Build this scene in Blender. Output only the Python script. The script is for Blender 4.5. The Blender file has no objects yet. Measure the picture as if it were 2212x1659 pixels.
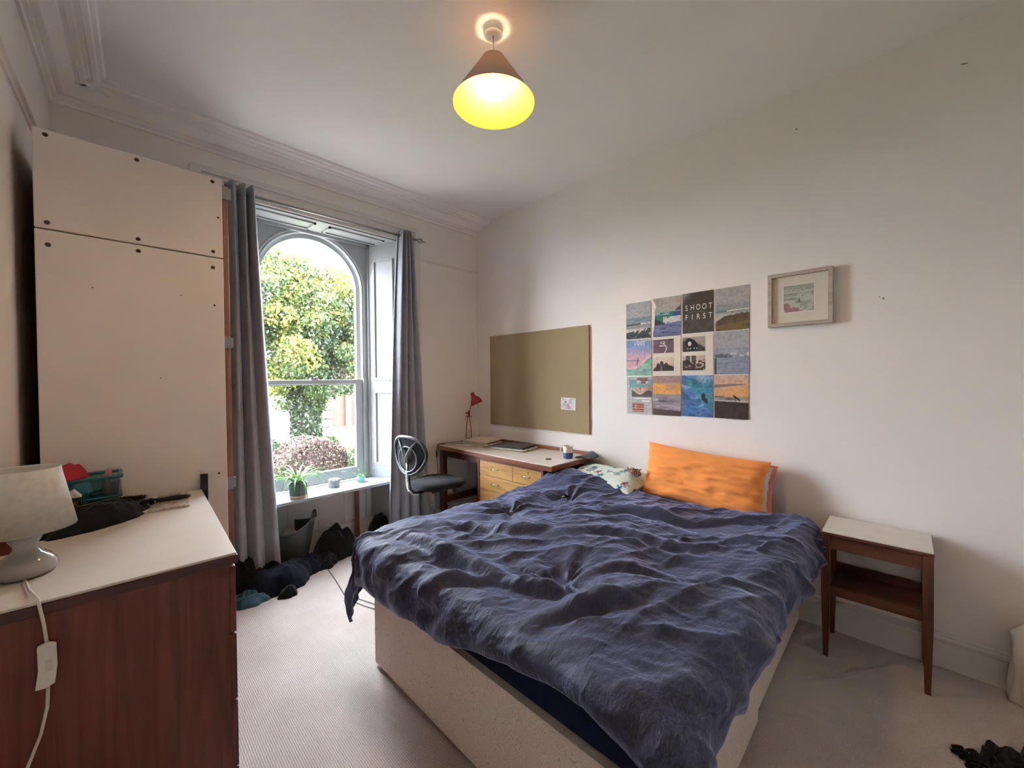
import bpy, bmesh, math, random
import numpy as np
from mathutils import Matrix, Vector

random.seed(7)
SC = bpy.context.scene
COL = SC.collection
PI = math.pi

# ------------------------------------------------------------------ camera
CAM_H = 1.40
FPX, YAW, PITCH, ROLL = 861.6, math.radians(44.683), math.radians(0.787), math.radians(-0.568)
def camera():
    cy, sy, cp, sp = math.cos(YAW), math.sin(YAW), math.cos(PITCH), math.sin(PITCH)
    F = Vector((cy*cp, sy*cp, -sp)); R = Vector((sy, -cy, 0)); U = R.cross(F)
    cr, sr = math.cos(ROLL), math.sin(ROLL)
    R2 = cr*R + sr*U; U2 = -sr*R + cr*U
    cam = bpy.data.cameras.new('camera'); o = bpy.data.objects.new('camera', cam); COL.objects.link(o)
    m = Matrix((R2, U2, -F)).transposed().to_4x4(); m.translation = (0, 0, CAM_H)
    o.matrix_world = m
    cam.sensor_fit = 'HORIZONTAL'; cam.sensor_width = 36; cam.lens = FPX/2212*36
    cam.clip_start = 0.03; cam.clip_end = 300
    SC.camera = o
camera()

# ------------------------------------------------------------------ world (overcast, no sun), exposure
SKY_STRENGTH, EXPOSURE, BULB_STRENGTH = 27.0, 0.76, 270.0
w = bpy.data.worlds.new('overcast_sky'); SC.world = w; w.use_nodes = True
bg = w.node_tree.nodes['Background']
bg.inputs[0].default_value = (0.85, 0.92, 1.0, 1); bg.inputs[1].default_value = SKY_STRENGTH
SC.view_settings.view_transform = 'Standard'; SC.view_settings.look = 'None'
SC.view_settings.gamma = 1.0; SC.view_settings.use_curve_mapping = False
SC.view_settings.exposure = EXPOSURE
SC.cycles.max_bounces = 9; SC.cycles.diffuse_bounces = 7; SC.cycles.glossy_bounces = 3; SC.cycles.transmission_bounces = 4; SC.cycles.transparent_max_bounces = 8
SC.cycles.use_adaptive_sampling = True; SC.cycles.adaptive_threshold = .05; SC.cycles.use_light_tree = False; SC.cycles.caustics_reflective = False; SC.cycles.caustics_refractive = False

# ------------------------------------------------------------------ helpers
def lin(c):
    if isinstance(c, str):
        c = tuple(int(c[i:i+2], 16)/255 for i in (0, 2, 4))
    return tuple(v/12.92 if v <= .04045 else ((v+.055)/1.055)**2.4 for v in c[:3])

class MB:
    def __init__(s): s.v = []; s.f = []
    def add(s, vs, fs):
        n = len(s.v); s.v += [tuple(map(float, p)) for p in vs]; s.f += [tuple(i+n for i in f) for f in fs]; return s
    def box(s, x0, x1, y0, y1, z0, z1):
        vs = [(x, y, z) for z in (z0, z1) for y in (y0, y1) for x in (x0, x1)]
        return s.add(vs, [(0, 2, 3, 1), (4, 5, 7, 6), (0, 1, 5, 4), (2, 6, 7, 3), (0, 4, 6, 2), (1, 3, 7, 5)])
    def prism(s, poly, z0, z1, axis='z'):
        n = len(poly)
        if sum(poly[i][0]*poly[(i+1) % n][1]-poly[(i+1) % n][0]*poly[i][1] for i in range(n)) < 0: poly = poly[::-1]
        if axis == 'z': m = lambda a, b, c: (a, b, c)
        elif axis == 'y': m = lambda a, b, c: (a, -c, b)          # poly in (x,z), depth y in [-z1,-z0]
        else: m = lambda a, b, c: (c, a, b)                       # poly in (y,z), depth x
        if axis == 'y': z0, z1 = -z1, -z0
        vs = [m(a, b, z0) for a, b in poly] + [m(a, b, z1) for a, b in poly]
        fs = [tuple(range(n-1, -1, -1)), tuple(range(n, 2*n))] + [(i, (i+1) % n, n+(i+1) % n, n+i) for i in range(n)]
        return s.add(vs, fs)
    def lathe(s, prof, c=(0, 0, 0), n=28, cap=True, sx=1, sy=1):
        vs = []; fs = []
        for r, z in prof:
            for k in range(n):
                a = 2*PI*k/n; vs.append((c[0]+sx*r*math.cos(a), c[1]+sy*r*math.sin(a), c[2]+z))
        for i in range(len(prof)-1):
            for k in range(n):
                fs.append((i*n+k, i*n+(k+1) % n, (i+1)*n+(k+1) % n, (i+1)*n+k))
        if cap:
            fs.append(tuple(range(n-1, -1, -1))); fs.append(tuple((len(prof)-1)*n+k for k in range(n)))
        return s.add(vs, fs)
    def tube(s, path, r, n=10, closed=False, cap=True, flat=1.0):
        P = [Vector(p) for p in path]; m = len(P); vs = []; fs = []
        rr = r if isinstance(r, (list, tuple)) else [r]*m
        up = Vector((0, 0, 1)); prev = None
        for i in range(m):
            t = (P[(i+1) % m]-P[i-1]) if closed else (P[min(i+1, m-1)]-P[max(i-1, 0)])
            t = t.normalized() if t.length > 1e-9 else Vector((0, 0, 1))
            if prev is None:
                a = t.cross(up)
                if a.length < .05: a = t.cross(Vector((1, 0, 0)))
            else:
                a = prev - t*prev.dot(t)
                if a.length < 1e-4: a = t.cross(up)
            a.normalize(); prev = a; b = t.cross(a)
            for k in range(n):
                an = 2*PI*k/n
                vs.append(P[i] + a*math.cos(an)*rr[i] + b*math.sin(an)*rr[i]*flat)
        for i in range(m if closed else m-1):
            j = (i+1) % m
            for k in range(n): fs.append((i*n+k, i*n+(k+1) % n, j*n+(k+1) % n, j*n+k))
        if cap and not closed:
            fs.append(tuple(range(n-1, -1, -1))); fs.append(tuple((m-1)*n+k for k in range(n)))
        return s.add(vs, fs)
    def cyl(s, p, q, r, r2=None, n=14):
        return s.tube([p, q], [r, r if r2 is None else r2], n=n)
    def grid(s, P, wrap=False):
        nu, nv = len(P), len(P[0]); vs = [p for row in P for p in row]; fs = []
        for i in range(nu-1):
            for j in range(nv if wrap else nv-1):
                k = (j+1) % nv
                fs.append((i*nv+j, i*nv+k, (i+1)*nv+k, (i+1)*nv+j))
        return s.add(vs, fs)
    def sphere(s, c, rx, ry=None, rz=None, n=18, m=10):
        ry = rx if ry is None else ry; rz = rx if rz is None else rz
        prof = [(math.sin(PI*i/m), -math.cos(PI*i/m)) for i in range(m+1)]
        prof[0] = (.02, -1); prof[-1] = (.02, 1)
        vs = []; fs = []
        for r, z in prof:
            for k in range(n):
                a = 2*PI*k/n; vs.append((c[0]+rx*r*math.cos(a), c[1]+ry*r*math.sin(a), c[2]+rz*z))
        for i in range(m):
            for k in range(n): fs.append((i*n+k, i*n+(k+1) % n, (i+1)*n+(k+1) % n, (i+1)*n+k))
        fs.append(tuple(range(n-1, -1, -1))); fs.append(tuple(m*n+k for k in range(n)))
        return s.add(vs, fs)

def offset_of(o):
    v = Vector((0, 0, 0))
    while o is not None:
        v = v + Vector(o.location); o = o.parent
    return v

def link_mesh(name, me, mat, parent=None, smooth=False):
    o = bpy.data.objects.new(name, me); COL.objects.link(o)
    if mat is not None: me.materials.append(mat)
    if parent is not None: o.parent = parent
    if smooth:
        for p in me.polygons: p.use_smooth = True
    return o

def obj(name, mb, mat, parent=None, smooth=False, bevel=0, world=False, segs=2, angle=None):
    off = offset_of(parent) if (world and parent is not None) else Vector((0, 0, 0))
    me = bpy.data.meshes.new(name)
    vs = mb.v if off.length == 0 else [(a-off.x, b-off.y, c-off.z) for a, b, c in mb.v]
    me.from_pydata(vs, [], mb.f); me.update()
    if bevel:
        bm = bmesh.new(); bm.from_mesh(me)
        bmesh.ops.bevel(bm, geom=[e for e in bm.edges if len(e.link_faces) == 2 and e.calc_face_angle(0) > .5], offset=bevel, segments=segs, affect='EDGES', profile=.5, clamp_overlap=True)
        bm.to_mesh(me); bm.free()
    o = link_mesh(name, me, mat, parent, smooth)
    if smooth and angle:
        try: me.set_sharp_from_angle(angle=angle)
        except Exception: pass
    return o

def tag(o, label, cat, group=None, kind=None):
    o['label'] = label; o['category'] = cat
    if group: o['group'] = group
    if kind: o['kind'] = kind
    return o
def thing(name, label, cat, loc=(0, 0, 0), rotz=0, group=None, kind=None):
    o = bpy.data.objects.new(name, None); COL.objects.link(o)
    o.location = loc; o.rotation_euler = (0, 0, rotz); o.empty_display_size = .05
    return tag(o, label, cat, group, kind)
def struct(name, mb, mat, label, cat, **k):
    return tag(obj(name, mb, mat, **k), label, cat, None, 'structure')

# ---- numpy value noise
def hsh(ix, iy, seed):
    n = (ix.astype(np.int64)*374761393 + iy.astype(np.int64)*668265263 + seed*982451653) & 0xffffffff
    n = ((n ^ (n >> 13))*1274126177) & 0xffffffff
    return ((n ^ (n >> 16)) & 0xffff)/65535.0
def vn(x, y, seed=0):
    x = np.asarray(x, float); y = np.asarray(y, float)
    ix, iy = np.floor(x), np.floor(y); fx, fy = x-ix, y-iy
    u, v = fx*fx*fx*(fx*(fx*6-15)+10), fy*fy*fy*(fy*(fy*6-15)+10)
    a, b, c, d = hsh(ix, iy, seed), hsh(ix+1, iy, seed), hsh(ix, iy+1, seed), hsh(ix+1, iy+1, seed)
    return (a*(1-u)+b*u)*(1-v)+(c*(1-u)+d*u)*v
def fbm(x, y, seed=0, o=4):
    t = 0; a = .5; n = 0
    for k in range(o):
        t = t+a*vn(x*2**k, y*2**k, seed+k*17); n += a; a *= .5
    return t/n
def ridge(x, y, seed=0, o=2):
    t = 0; a = 1; n = 0
    for k in range(o):
        t = t+a*(1-np.abs(2*vn(x*2**k, y*2**k, seed+31*k)-1)); n += a; a *= .5
    return t/n
def sst(a, b, x): 
    t = np.clip((x-a)/(b-a), 0, 1); return t*t*(3-2*t)

# ------------------------------------------------------------------ materials
def nodes(name):
    m = bpy.data.materials.new(name); m.use_nodes = True
    nt = m.node_tree; return m, nt, nt.nodes['Principled BSDF']
def coords(nt, scale=(1, 1, 1), rot=(0, 0, 0), which='Object'):
    tc = nt.nodes.new('ShaderNodeTexCoord'); mp = nt.nodes.new('ShaderNodeMapping')
    mp.inputs['Scale'].default_value = scale; mp.inputs['Rotation'].default_value = rot
    nt.links.new(tc.outputs[which], mp.inputs['Vector']); return mp.outputs['Vector']
def noise_node(nt, vec, scale, detail=4, rough=.55, dist=0):
    n = nt.nodes.new('ShaderNodeTexNoise'); n.inputs['Scale'].default_value = scale; n.inputs['Detail'].default_value = detail
    n.inputs['Roughness'].default_value = rough; n.inputs['Distortion'].default_value = dist
    nt.links.new(vec, n.inputs['Vector']); return n.outputs['Fac']
def ramp(nt, fac, stops):
    r = nt.nodes.new('ShaderNodeValToRGB'); el = r.color_ramp.elements
    while len(el) < len(stops): el.new(.5)
    for e, (p, c) in zip(el, stops): e.position = p; e.color = (*c, 1)
    nt.links.new(fac, r.inputs['Fac']); return r.outputs['Color']
def bump(nt, fac, strength, dist, bsdf):
    b = nt.nodes.new('ShaderNodeBump'); b.inputs['Strength'].default_value = strength; b.inputs['Distance'].default_value = dist
    nt.links.new(fac, b.inputs['Height']); nt.links.new(b.outputs['Normal'], bsdf.inputs['Normal'])
def plain(name, col, rough=.5, metal=0, var=.06, vscale=6, bscale=0, bstr=.2, bdist=.002, spec=.5, sheen=0):
    m, nt, b = nodes(name); c = lin(col)
    v = coords(nt); f = noise_node(nt, v, vscale, 1)
    hi = tuple(min(1, x*(1+var)) for x in c); lo = tuple(x*(1-var) for x in c)
    nt.links.new(ramp(nt, f, [(.3, lo), (.7, hi)]), b.inputs['Base Color'])
    b.inputs['Roughness'].default_value = rough; b.inputs['Metallic'].default_value = metal
    b.inputs['Specular IOR Level'].default_value = spec
    if sheen: b.inputs['Sheen Weight'].default_value = sheen; b.inputs['Sheen Roughness'].default_value = .5
    if bscale: bump(nt, noise_node(nt, v, bscale, 4), bstr, bdist, b)
    return m
def wood(name, c1, c2, c3, stretch=(14, 14, 1.2), rough=.4, scale=2.5, dist=1.2):
    m, nt, b = nodes(name); v = coords(nt, stretch)
    f = noise_node(nt, v, scale, 6, .6, dist)
    nt.links.new(ramp(nt, f, [(.28, lin(c1)), (.5, lin(c2)), (.72, lin(c3))]), b.inputs['Base Color'])
    b.inputs['Roughness'].default_value = rough; bump(nt, f, .08, .002, b)
    return m
def vcol(name, rough=.5, spec=.4):
    m, nt, b = nodes(name); a = nt.nodes.new('ShaderNodeVertexColor'); a.layer_name = 'Col'
    nt.links.new(a.outputs['Color'], b.inputs['Base Color']); b.inputs['Roughness'].default_value = rough
    b.inputs['Specular IOR Level'].default_value = spec
    return m
def leafmat(name, stops, rough=.5, trans=.0):
    m, nt, b = nodes(name); g = nt.nodes.new('ShaderNodeNewGeometry')
    nt.links.new(ramp(nt, g.outputs['Random Per Island'], [(p, lin(c)) for p, c in stops]), b.inputs['Base Color'])
    b.inputs['Roughness'].default_value = rough
    if trans:
        t = nt.nodes.new('ShaderNodeBsdfTranslucent'); mx = nt.nodes.new('ShaderNodeMixShader'); mx.inputs[0].default_value = trans
        nt.links.new(b.inputs['Base Color'].links[0].from_socket, t.inputs['Color'])
        out = nt.nodes['Material Output']
        nt.links.new(b.outputs[0], mx.inputs[1]); nt.links.new(t.outputs[0], mx.inputs[2]); nt.links.new(mx.outputs[0], out.inputs['Surface'])
    return m
def glass(name, tint=(1, 1, 1), gloss=.06, rough=.0):
    m, nt, b = nodes(name); nt.nodes.remove(b); out = nt.nodes['Material Output']
    t = nt.nodes.new('ShaderNodeBsdfTransparent'); t.inputs[0].default_value = (*tint, 1)
    g = nt.nodes.new('ShaderNodeBsdfGlossy'); g.inputs['Roughness'].default_value = rough
    mx = nt.nodes.new('ShaderNodeMixShader'); mx.inputs[0].default_value = gloss
    nt.links.new(t.outputs[0], mx.inputs[1]); nt.links.new(g.outputs[0], mx.inputs[2]); nt.links.new(mx.outputs[0], out.inputs['Surface'])
    return m

M = {}
M['wall'] = plain('wall_paint', 'ebe7e3', .75, var=.018, vscale=2.2, spec=.0)
M['ceiling'] = plain('ceiling_paint', 'f1efef', .8, var=.02, vscale=1.5, spec=.0)
M['trim'] = plain('gloss_trim_paint', 'dcdad6', .4, var=.03, vscale=5, spec=.4)
M['wframe'] = plain('window_paint', 'aaacad', .4, var=.03, vscale=6, spec=.4)
M['glass'] = glass('window_glass')
M['laminate'] = plain('white_laminate', 'd9d3cb', .35, var=.03, vscale=9)
M['desktop'] = plain('desk_laminate', 'd8cfc4', .22, var=.03, vscale=9)
M['mahogany'] = wood('mahogany', '47201a', '662f26', '7c4034', (9, 9, .5), .42)
M['mahogany_edge'] = wood('mahogany_edge', '35161a', '451f1c', '54291f', (1, 6, 6), .35)
M['teak'] = wood('teak', '5a2d1b', '74412a', '8a5438', (8, 8, 1), .4)
M['teak_h'] = wood('teak_horizontal', '5a3020', '75432a', '8c5738', (8, 1, 8), .4)
M['walnut'] = wood('walnut', '43211a', '562e22', '683c2c', (8, 8, 1), .4)
M['walnut_h'] = wood('walnut_horizontal', '43211a', '562e22', '683c2c', (8, 1, 8), .4)
M['oak'] = wood('oak_drawer', '9a7443', 'b48a52', 'c9a266', (10, 1.3, 10), .4)
M['darkwood'] = wood('dark_teak', '3a1a14', '4d261c', '5c3326', (8, 8, 1), .45)
M['board_white'] = plain('white_board', 'ebe4dd', .45, var=.03, vscale=3)
M['wardrobe_wood'] = wood('wardrobe_wood', '6f4a38', '8a614c', '9c7459', (10, 10, .7), .5)
M['chrome'] = plain('chrome', 'd8d8da', .22, 1, var=.02)
M['steel'] = plain('brushed_steel', 'a8a8a8', .35, 1, var=.05)
M['black'] = plain('black_plastic', '141416', .4, var=.1)
M['blackfab'] = plain('black_fabric', '16161b', .9, var=.25, vscale=30, bscale=220, bstr=.4, bdist=.002, spec=.15, sheen=.12)
M['navyfab'] = plain('navy_fabric', '141828', .9, var=.25, vscale=18, bscale=240, bstr=.4, bdist=.002, spec=.15, sheen=.08)
M['tealfab'] = plain('teal_fabric', '385866', .9, var=.15, vscale=15, bscale=200, bstr=.4, bdist=.002, spec=.2, sheen=.2)
M['sheet'] = plain('navy_sheet', '111a38', .85, var=.2, vscale=10, bscale=160, bstr=.3, bdist=.002, spec=.15)
M['curtain'] = plain('curtain_grey', '9a9fa9', .85, var=.06, vscale=12, bscale=350, bstr=.3, bdist=.001, spec=.2, sheen=.25)
M['orange'] = plain('orange_cotton', 'ec9550', .85, var=.05, vscale=5, bscale=300, bstr=.2, bdist=.001, spec=.2, sheen=.15)
M['white'] = plain('white_paint', 'e8e6e2', .5, var=.02)
M['whitecloth'] = plain('white_cloth', 'd6d2cc', .9, var=.05, bscale=200, bstr=.3, spec=.2)
M['red'] = plain('red_enamel', '8e1f2c', .3, var=.05)
M['redcloth'] = plain('red_cloth', 'a3202f', .8, var=.2, bscale=120, bstr=.3)
M['paper'] = plain('newsprint', 'c9beb6', .8, var=.05, vscale=20)
M['pinboard'] = plain('pinboard_felt', '9a8a6e', .95, var=.04, vscale=3, bscale=300, bstr=.25, bdist=.001, spec=.1)
M['lamp_base'] = plain('grey_ceramic', 'a3a19e', .12, var=.04, vscale=6, spec=.6)
M['shade_linen'] = plain('shade_linen', 'e8e4da', .9, var=.06, vscale=60, bscale=500, bstr=.25, bdist=.001, spec=.1)
M['cable'] = plain('white_cable', 'd8d4cc', .4, var=.02)
M['blackcable'] = plain('black_cable', '17110f', .5)
M['bin'] = plain('grey_tub', '4d5254', .45, var=.05, vscale=8)
M['green'] = plain('sage_pot', '4d5f58', .5, var=.06)
M['clay'] = plain('bare_clay', 'cdb09a', .8, var=.06, vscale=15)
M['soil'] = plain('soil', '2a211b', .95, var=.3, vscale=60)
M['concrete'] = plain('pot_grey', '8d8e90', .8, var=.1, vscale=30)
M['turq'] = plain('turquoise_enamel', '8fc9c4', .3, var=.04)
M['succ'] = leafmat('succulent_leaf', [(0, 'a9c2b8'), (1, 'd2ded6')], .6)
M['greenleaf'] = leafmat('green_leaf', [(0, '5d8a3f'), (.6, '84b053'), (1, 'b8cf7a')], .5, .3)
M['vcol'] = vcol('printed_paper', .45)
M['vcolfab'] = vcol('printed_cotton', .9, .15)
M['vleaf'] = vcol('variegated_leaf', .5)
M['ink_white'] = plain('white_print', 'e9e5df', .5, var=.01)
M['teal_plastic'] = plain('teal_plastic', '2c6e78', .35, var=.06)
M['teal_mesh'] = glass('teal_translucent', (.45, .72, .72), .12, .25)
M['pink'] = plain('pink_plastic', 'c07a90', .5)
M['blue_plush'] = plain('pale_blue_fabric', '6fa3be', .9, var=.1, bscale=150, bstr=.5)
M['mattwhite'] = plain('mount_card', 'd8d0c2', .85, var=.01)
M['framewood'] = wood('limed_frame', '9a8d82', 'b0a397', 'bfb3a8', (20, 1, 20), .55)
M['blue_glaze'] = plain('blue_glaze', '2f4a86', .2, var=.04)
M['cream_glaze'] = plain('cream_glaze', 'd6d0c4', .2, var=.03)
def translucent(name, col, tr, rough=.6):
    m, nt, b = nodes(name); b.inputs['Base Color'].default_value = (*lin(col), 1); b.inputs['Roughness'].default_value = rough
    t = nt.nodes.new('ShaderNodeBsdfTranslucent'); t.inputs[0].default_value = (*lin(col), 1); mx = nt.nodes.new('ShaderNodeMixShader'); mx.inputs[0].default_value = tr
    nt.links.new(b.outputs[0], mx.inputs[1]); nt.links.new(t.outputs[0], mx.inputs[2]); nt.links.new(mx.outputs[0], nt.nodes['Material Output'].inputs['Surface']); return m
M['shade_taupe'] = translucent('shade_taupe', 'b8ab9c', .08)
M['shade_gold'] = translucent('gold_lining', 'd9a640', .09, .4)

def mat_carpet():
    m, nt, b = nodes('carpet'); v = coords(nt)
    big = noise_node(nt, v, 1.6, 4, .6); fine = noise_node(nt, v, 190, 3, .7)
    w = nt.nodes.new('ShaderNodeTexWave'); w.inputs['Scale'].default_value = 42; w.inputs['Distortion'].default_value = 1.2
    w.inputs['Detail'].default_value = 2; w.inputs['Detail Scale'].default_value = 6; w.bands_direction = 'X'
    nt.links.new(v, w.inputs['Vector'])
    mx = nt.nodes.new('ShaderNodeMath'); mx.operation = 'MULTIPLY_ADD'; mx.inputs[1].default_value = .42
    nt.links.new(w.outputs['Fac'], mx.inputs[0]); nt.links.new(fine, mx.inputs[2])
    c1 = ramp(nt, mx.outputs[0], [(.35, lin('aaa29d')), (.95, lin('dad2ce'))])
    c2 = ramp(nt, big, [(.3, lin('d8d2cc')), (.7, lin('ffffff'))])
    mul = nt.nodes.new('ShaderNodeMixRGB'); mul.blend_type = 'MULTIPLY'; mul.inputs[0].default_value = .8
    nt.links.new(c1, mul.inputs[1]); nt.links.new(c2, mul.inputs[2]); nt.links.new(mul.outputs[0], b.inputs['Base Color'])
    b.inputs['Roughness'].default_value = .95; b.inputs['Specular IOR Level'].default_value = .1
    bump(nt, mx.outputs[0], .6, .004, b); return m
M['carpet'] = mat_carpet()

def mat_damask():
    m, nt, b = nodes('damask_ticking'); v = coords(nt)
    n = nt.nodes.new('ShaderNodeTexNoise'); n.inputs['Scale'].default_value = 18; n.inputs['Detail'].default_value = 1
    nt.links.new(v, n.inputs['Vector'])
    add = nt.nodes.new('ShaderNodeVectorMath'); add.operation = 'MULTIPLY_ADD'; add.inputs[1].default_value = (.07, .07, .07)
    nt.links.new(n.outputs['Color'], add.inputs[0]); nt.links.new(v, add.inputs[2])
    vo = nt.nodes.new('ShaderNodeTexVoronoi'); vo.inputs['Scale'].default_value = 22
    nt.links.new(add.outputs[0], vo.inputs['Vector'])
    s = nt.nodes.new('ShaderNodeMath'); s.operation = 'MULTIPLY'; s.inputs[1].default_value = 34
    nt.links.new(vo.outputs['Distance'], s.inputs[0])
    si = nt.nodes.new('ShaderNodeMath'); si.operation = 'SINE'; nt.links.new(s.outputs[0], si.inputs[0])
    nt.links.new(ramp(nt, si.outputs[0], [(.0, lin('eae2d9')), (.75, lin('efe8df')), (.97, lin('cdc2b6'))]), b.inputs['Base Color'])
    b.inputs['Roughness'].default_value = .6; bump(nt, si.outputs[0], .12, .001, b); return m
M['damask'] = mat_damask()

def mat_duvet():
    m, nt, b = nodes('navy_waffle_cotton'); v = coords(nt)
    f = noise_node(nt, v, 3, 3)
    nt.links.new(ramp(nt, f, [(.3, lin('32364f')), (.7, lin('3c415f'))]), b.inputs['Base Color'])
    b.inputs['Roughness'].default_value = .62; b.inputs['Specular IOR Level'].default_value = .4
    b.inputs['Sheen Weight'].default_value = .75; b.inputs['Sheen Roughness'].default_value = .35
    b.inputs['Sheen Tint'].default_value = (.55, .64, 1, 1)
    vv = coords(nt, (1, 1, 1), (0, 0, .78))
    st = coords(nt, (30, 66, 45), (0, 0, .78)); cr = noise_node(nt, st, 1.0, 2, .5, .3)
    fine = noise_node(nt, vv, 260, 2)
    mx = nt.nodes.new('ShaderNodeMath'); mx.operation = 'MULTIPLY_ADD'; mx.inputs[1].default_value = .25
    nt.links.new(fine, mx.inputs[0]); nt.links.new(cr, mx.inputs[2])
    bump(nt, mx.outputs[0], .5, .010, b); return m
M['duvet'] = mat_duvet()

# ------------------------------------------------------------------ room shell
RX, WY, CZ, BY = 2.79, 3.28, 3.03, -0.62          # right wall, window wall, ceiling, back wall
def lx(y): return -0.248 + 0.045*(y-2.26)          # left wall leans slightly
OX0, OX1, OZ = 0.597, 1.859, 2.66                  # window opening at the wall face
FX0, FX1, FY = 0.738, 1.718, 3.55                  # opening at the sash frame
CX = 1.228

struct('floor', MB().box(-.9, 3.1, -.9, 3.75, -.12, 0), M['carpet'], 'pale beige ribbed carpet covering the bedroom floor', 'floor')
struct('ceiling', MB().box(-.9, 3.1, -.9, 3.75, CZ, CZ+.15), M['ceiling'], 'plain white painted ceiling above the bed', 'ceiling')
struct('wall_right', MB().box(RX, RX+.2, -.9, 3.75, 0, CZ), M['wall'], 'long off-white wall behind the bed and desk', 'wall')
struct('wall_left', MB().prism([(lx(-.9), -.9), (lx(3.75), 3.75), (-.9, 3.75), (-.9, -.9)], 0, CZ), M['wall'], 'narrow strip of off-white wall left of the wardrobe', 'wall')
struct('wall_back', MB().box(-.9, 3.1, BY-.2, BY, 0, CZ), M['wall'], 'off-white wall behind the camera', 'wall')
wm = MB()
wm.prism([(-.9, WY), (OX0, WY), (FX0, FY), (FX0, 3.75), (-.9, 3.75)], 0, CZ)
wm.prism([(OX1, WY), (RX+.05, WY), (RX+.05, 3.75), (FX1, 3.75), (FX1, FY)], 0, CZ)
wm.prism([(OX0, WY), (OX1, WY), (FX1, FY), (FX1, 3.75), (FX0, 3.75), (FX0, FY)], OZ, CZ)
struct('wall_window', wm, M['wall'], 'off-white wall around the arched sash window', 'wall')

# cornices: stepped plaster profile (out from wall, height)
PROF = [(0, 2.915), (.012, 2.915), (.016, 2.935), (.03, 2.94), (.034, 2.952), (.06, 2.955), (.085, 2.975), (.105, 2.992),
        (.11, 3.0), (.125, 3.001), (.13, 2.994), (.15, 2.994), (.156, 3.004), (.175, 3.006), (.18, 2.999), (.2, 3.0), (.206, 3.012), (.222, 3.014), (.23, 3.03), (0, 3.03)]
def run(prof, A, B, n, m=None):
    m = m or MB(); k = len(prof)
    vs = [(A[0]+n[0]*d, A[1]+n[1]*d, z) for d, z in prof] + [(B[0]+n[0]*d, B[1]+n[1]*d, z) for d, z in prof]
    fs = [(i, (i+1) % k, k+(i+1) % k, k+i) for i in range(k)] + [tuple(range(k)), tuple(range(2*k-1, k-1, -1))]
    return m.add(vs, fs)
struct('trim_1', run(PROF, (-.4, WY), (RX, WY), (0, -1)), M['ceiling'], 'moulded plaster cornice above the window', 'cornice')
struct('trim_2', run(PROF, (lx(3.4), 3.4), (lx(BY), BY), (1, -.045)), M['ceiling'], 'moulded plaster cornice along the left wall', 'cornice')
RAIL = [(0, 2.52), (.008, 2.522), (.012, 2.53), (.024, 2.535), (.026, 2.55), (.018, 2.556), (0, 2.558)]
struct('trim_3', run(RAIL, (2.078, WY), (RX, WY), (0, -1)), M['wall'], 'picture rail between window and corner', 'picture rail')
struct('trim_4', run(RAIL, (lx(3.28), 3.28), (lx(BY), BY), (1, -.045)), M['wall'], 'picture rail on the left wall', 'picture rail')
SKIRT = [(0, 0), (.018, 0), (.018, .125), (.024, .13), (.024, .142), (.016, .148), (.016, .156), (.009, .162), (0, .164)]
struct('baseboard_right', run(SKIRT, (RX, 3.28), (RX, BY), (-1, 0)), M['trim'], 'moulded cream skirting along the right wall', 'baseboard')
struct('baseboard_window', run(SKIRT, (2.078, WY), (RX, WY), (0, -1)), M['trim'], 'moulded cream skirting under the desk corner', 'baseboard')
struct('baseboard_back', run(SKIRT, (-.3, BY), (RX, BY), (0, 1)), M['trim'], 'moulded cream skirting on the back wall', 'baseboard')
# seam of the carpet
s = MB(); pts = [(1.14, 3.33), (1.125, 3.1), (1.095, 2.85), (1.06, 2.62), (1.052, 2.55)]
s.tube([(x, y, .0005) for x, y in pts], .004, n=6, flat=.5)
tag(obj('carpet_seam', s, plain('seam_dark', '5a524c', .9)), 'dark seam line across the beige carpet beside the bed', 'seam', None, 'structure')

# ------------------------------------------------------------------ window
win = thing('window_1', 'tall white arched sash window with moulded surround', 'window', (CX, WY, 0), 0, None, 'structure')
def wpart(name, mb, mat=None, parent=None, **k): return obj(name, mb, mat or M['wframe'], parent or win, world=True, **k)
# architrave, three sides, stepped
def arch_side(m, x0, x1, sgn):      # x0 inner edge
    w_ = abs(x1-x0)
    for a, b, t in ((0, .3, .018), (.3, .72, .028), (.72, 1, .042)):
        xa, xb = x0+sgn*w_*a, x0+sgn*w_*b
        m.box(min(xa, xb), max(xa, xb), WY-t, WY+.01, 0, OZ+.14*a)
ar = MB(); arch_side(ar, OX1, 2.071, 1); wpart('architrave', ar, M['trim'])
ar = MB(); arch_side(ar, OX0, .386, -1); wpart('architrave', ar, M['trim'])
ar = MB()
for a, b, t in ((0, .3, .018), (.3, .72, .028), (.72, 1, .042)): ar.box(OX0-.21*b, OX1+.21*b, WY-t, WY+.01, OZ+.14*a, OZ+.14*b)
wpart('head_architrave', ar, M['trim'])
# splayed shutter linings with raised panel mouldings
def slab(m, A, B, s0, s1, z0, z1, t0, t1):
    A = Vector(A); B = Vector(B); d = B-A; n = Vector((d.y, -d.x)).normalized()
    if n.x*(CX-A.x) < 0: n = -n
    p = [A+d*s0+n*t0, A+d*s1+n*t0, A+d*s1+n*t1, A+d*s0+n*t1]
    m.prism([tuple(q) for q in p], z0, z1); return m
for A, B in (((OX1, WY), (FX1, FY)), ((OX0, WY), (FX0, FY))):
    lining = wpart('shutter_lining', slab(MB(), A, B, 0, 1, .02, OZ-.002, 0, .012))
    for z0, z1 in ((1.40, 2.50), (.62, 1.30)):
        fr = MB()
        slab(fr, A, B, .14, .20, z0, z1, .012, .024); slab(fr, A, B, .78, .84, z0, z1, .012, .024)
        slab(fr, A, B, .14, .84, z1-.02, z1, .012, .024); slab(fr, A, B, .14, .84, z0, z0+.02, .012, .024)
        wpart('panel_moulding', fr, parent=lining)
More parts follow.
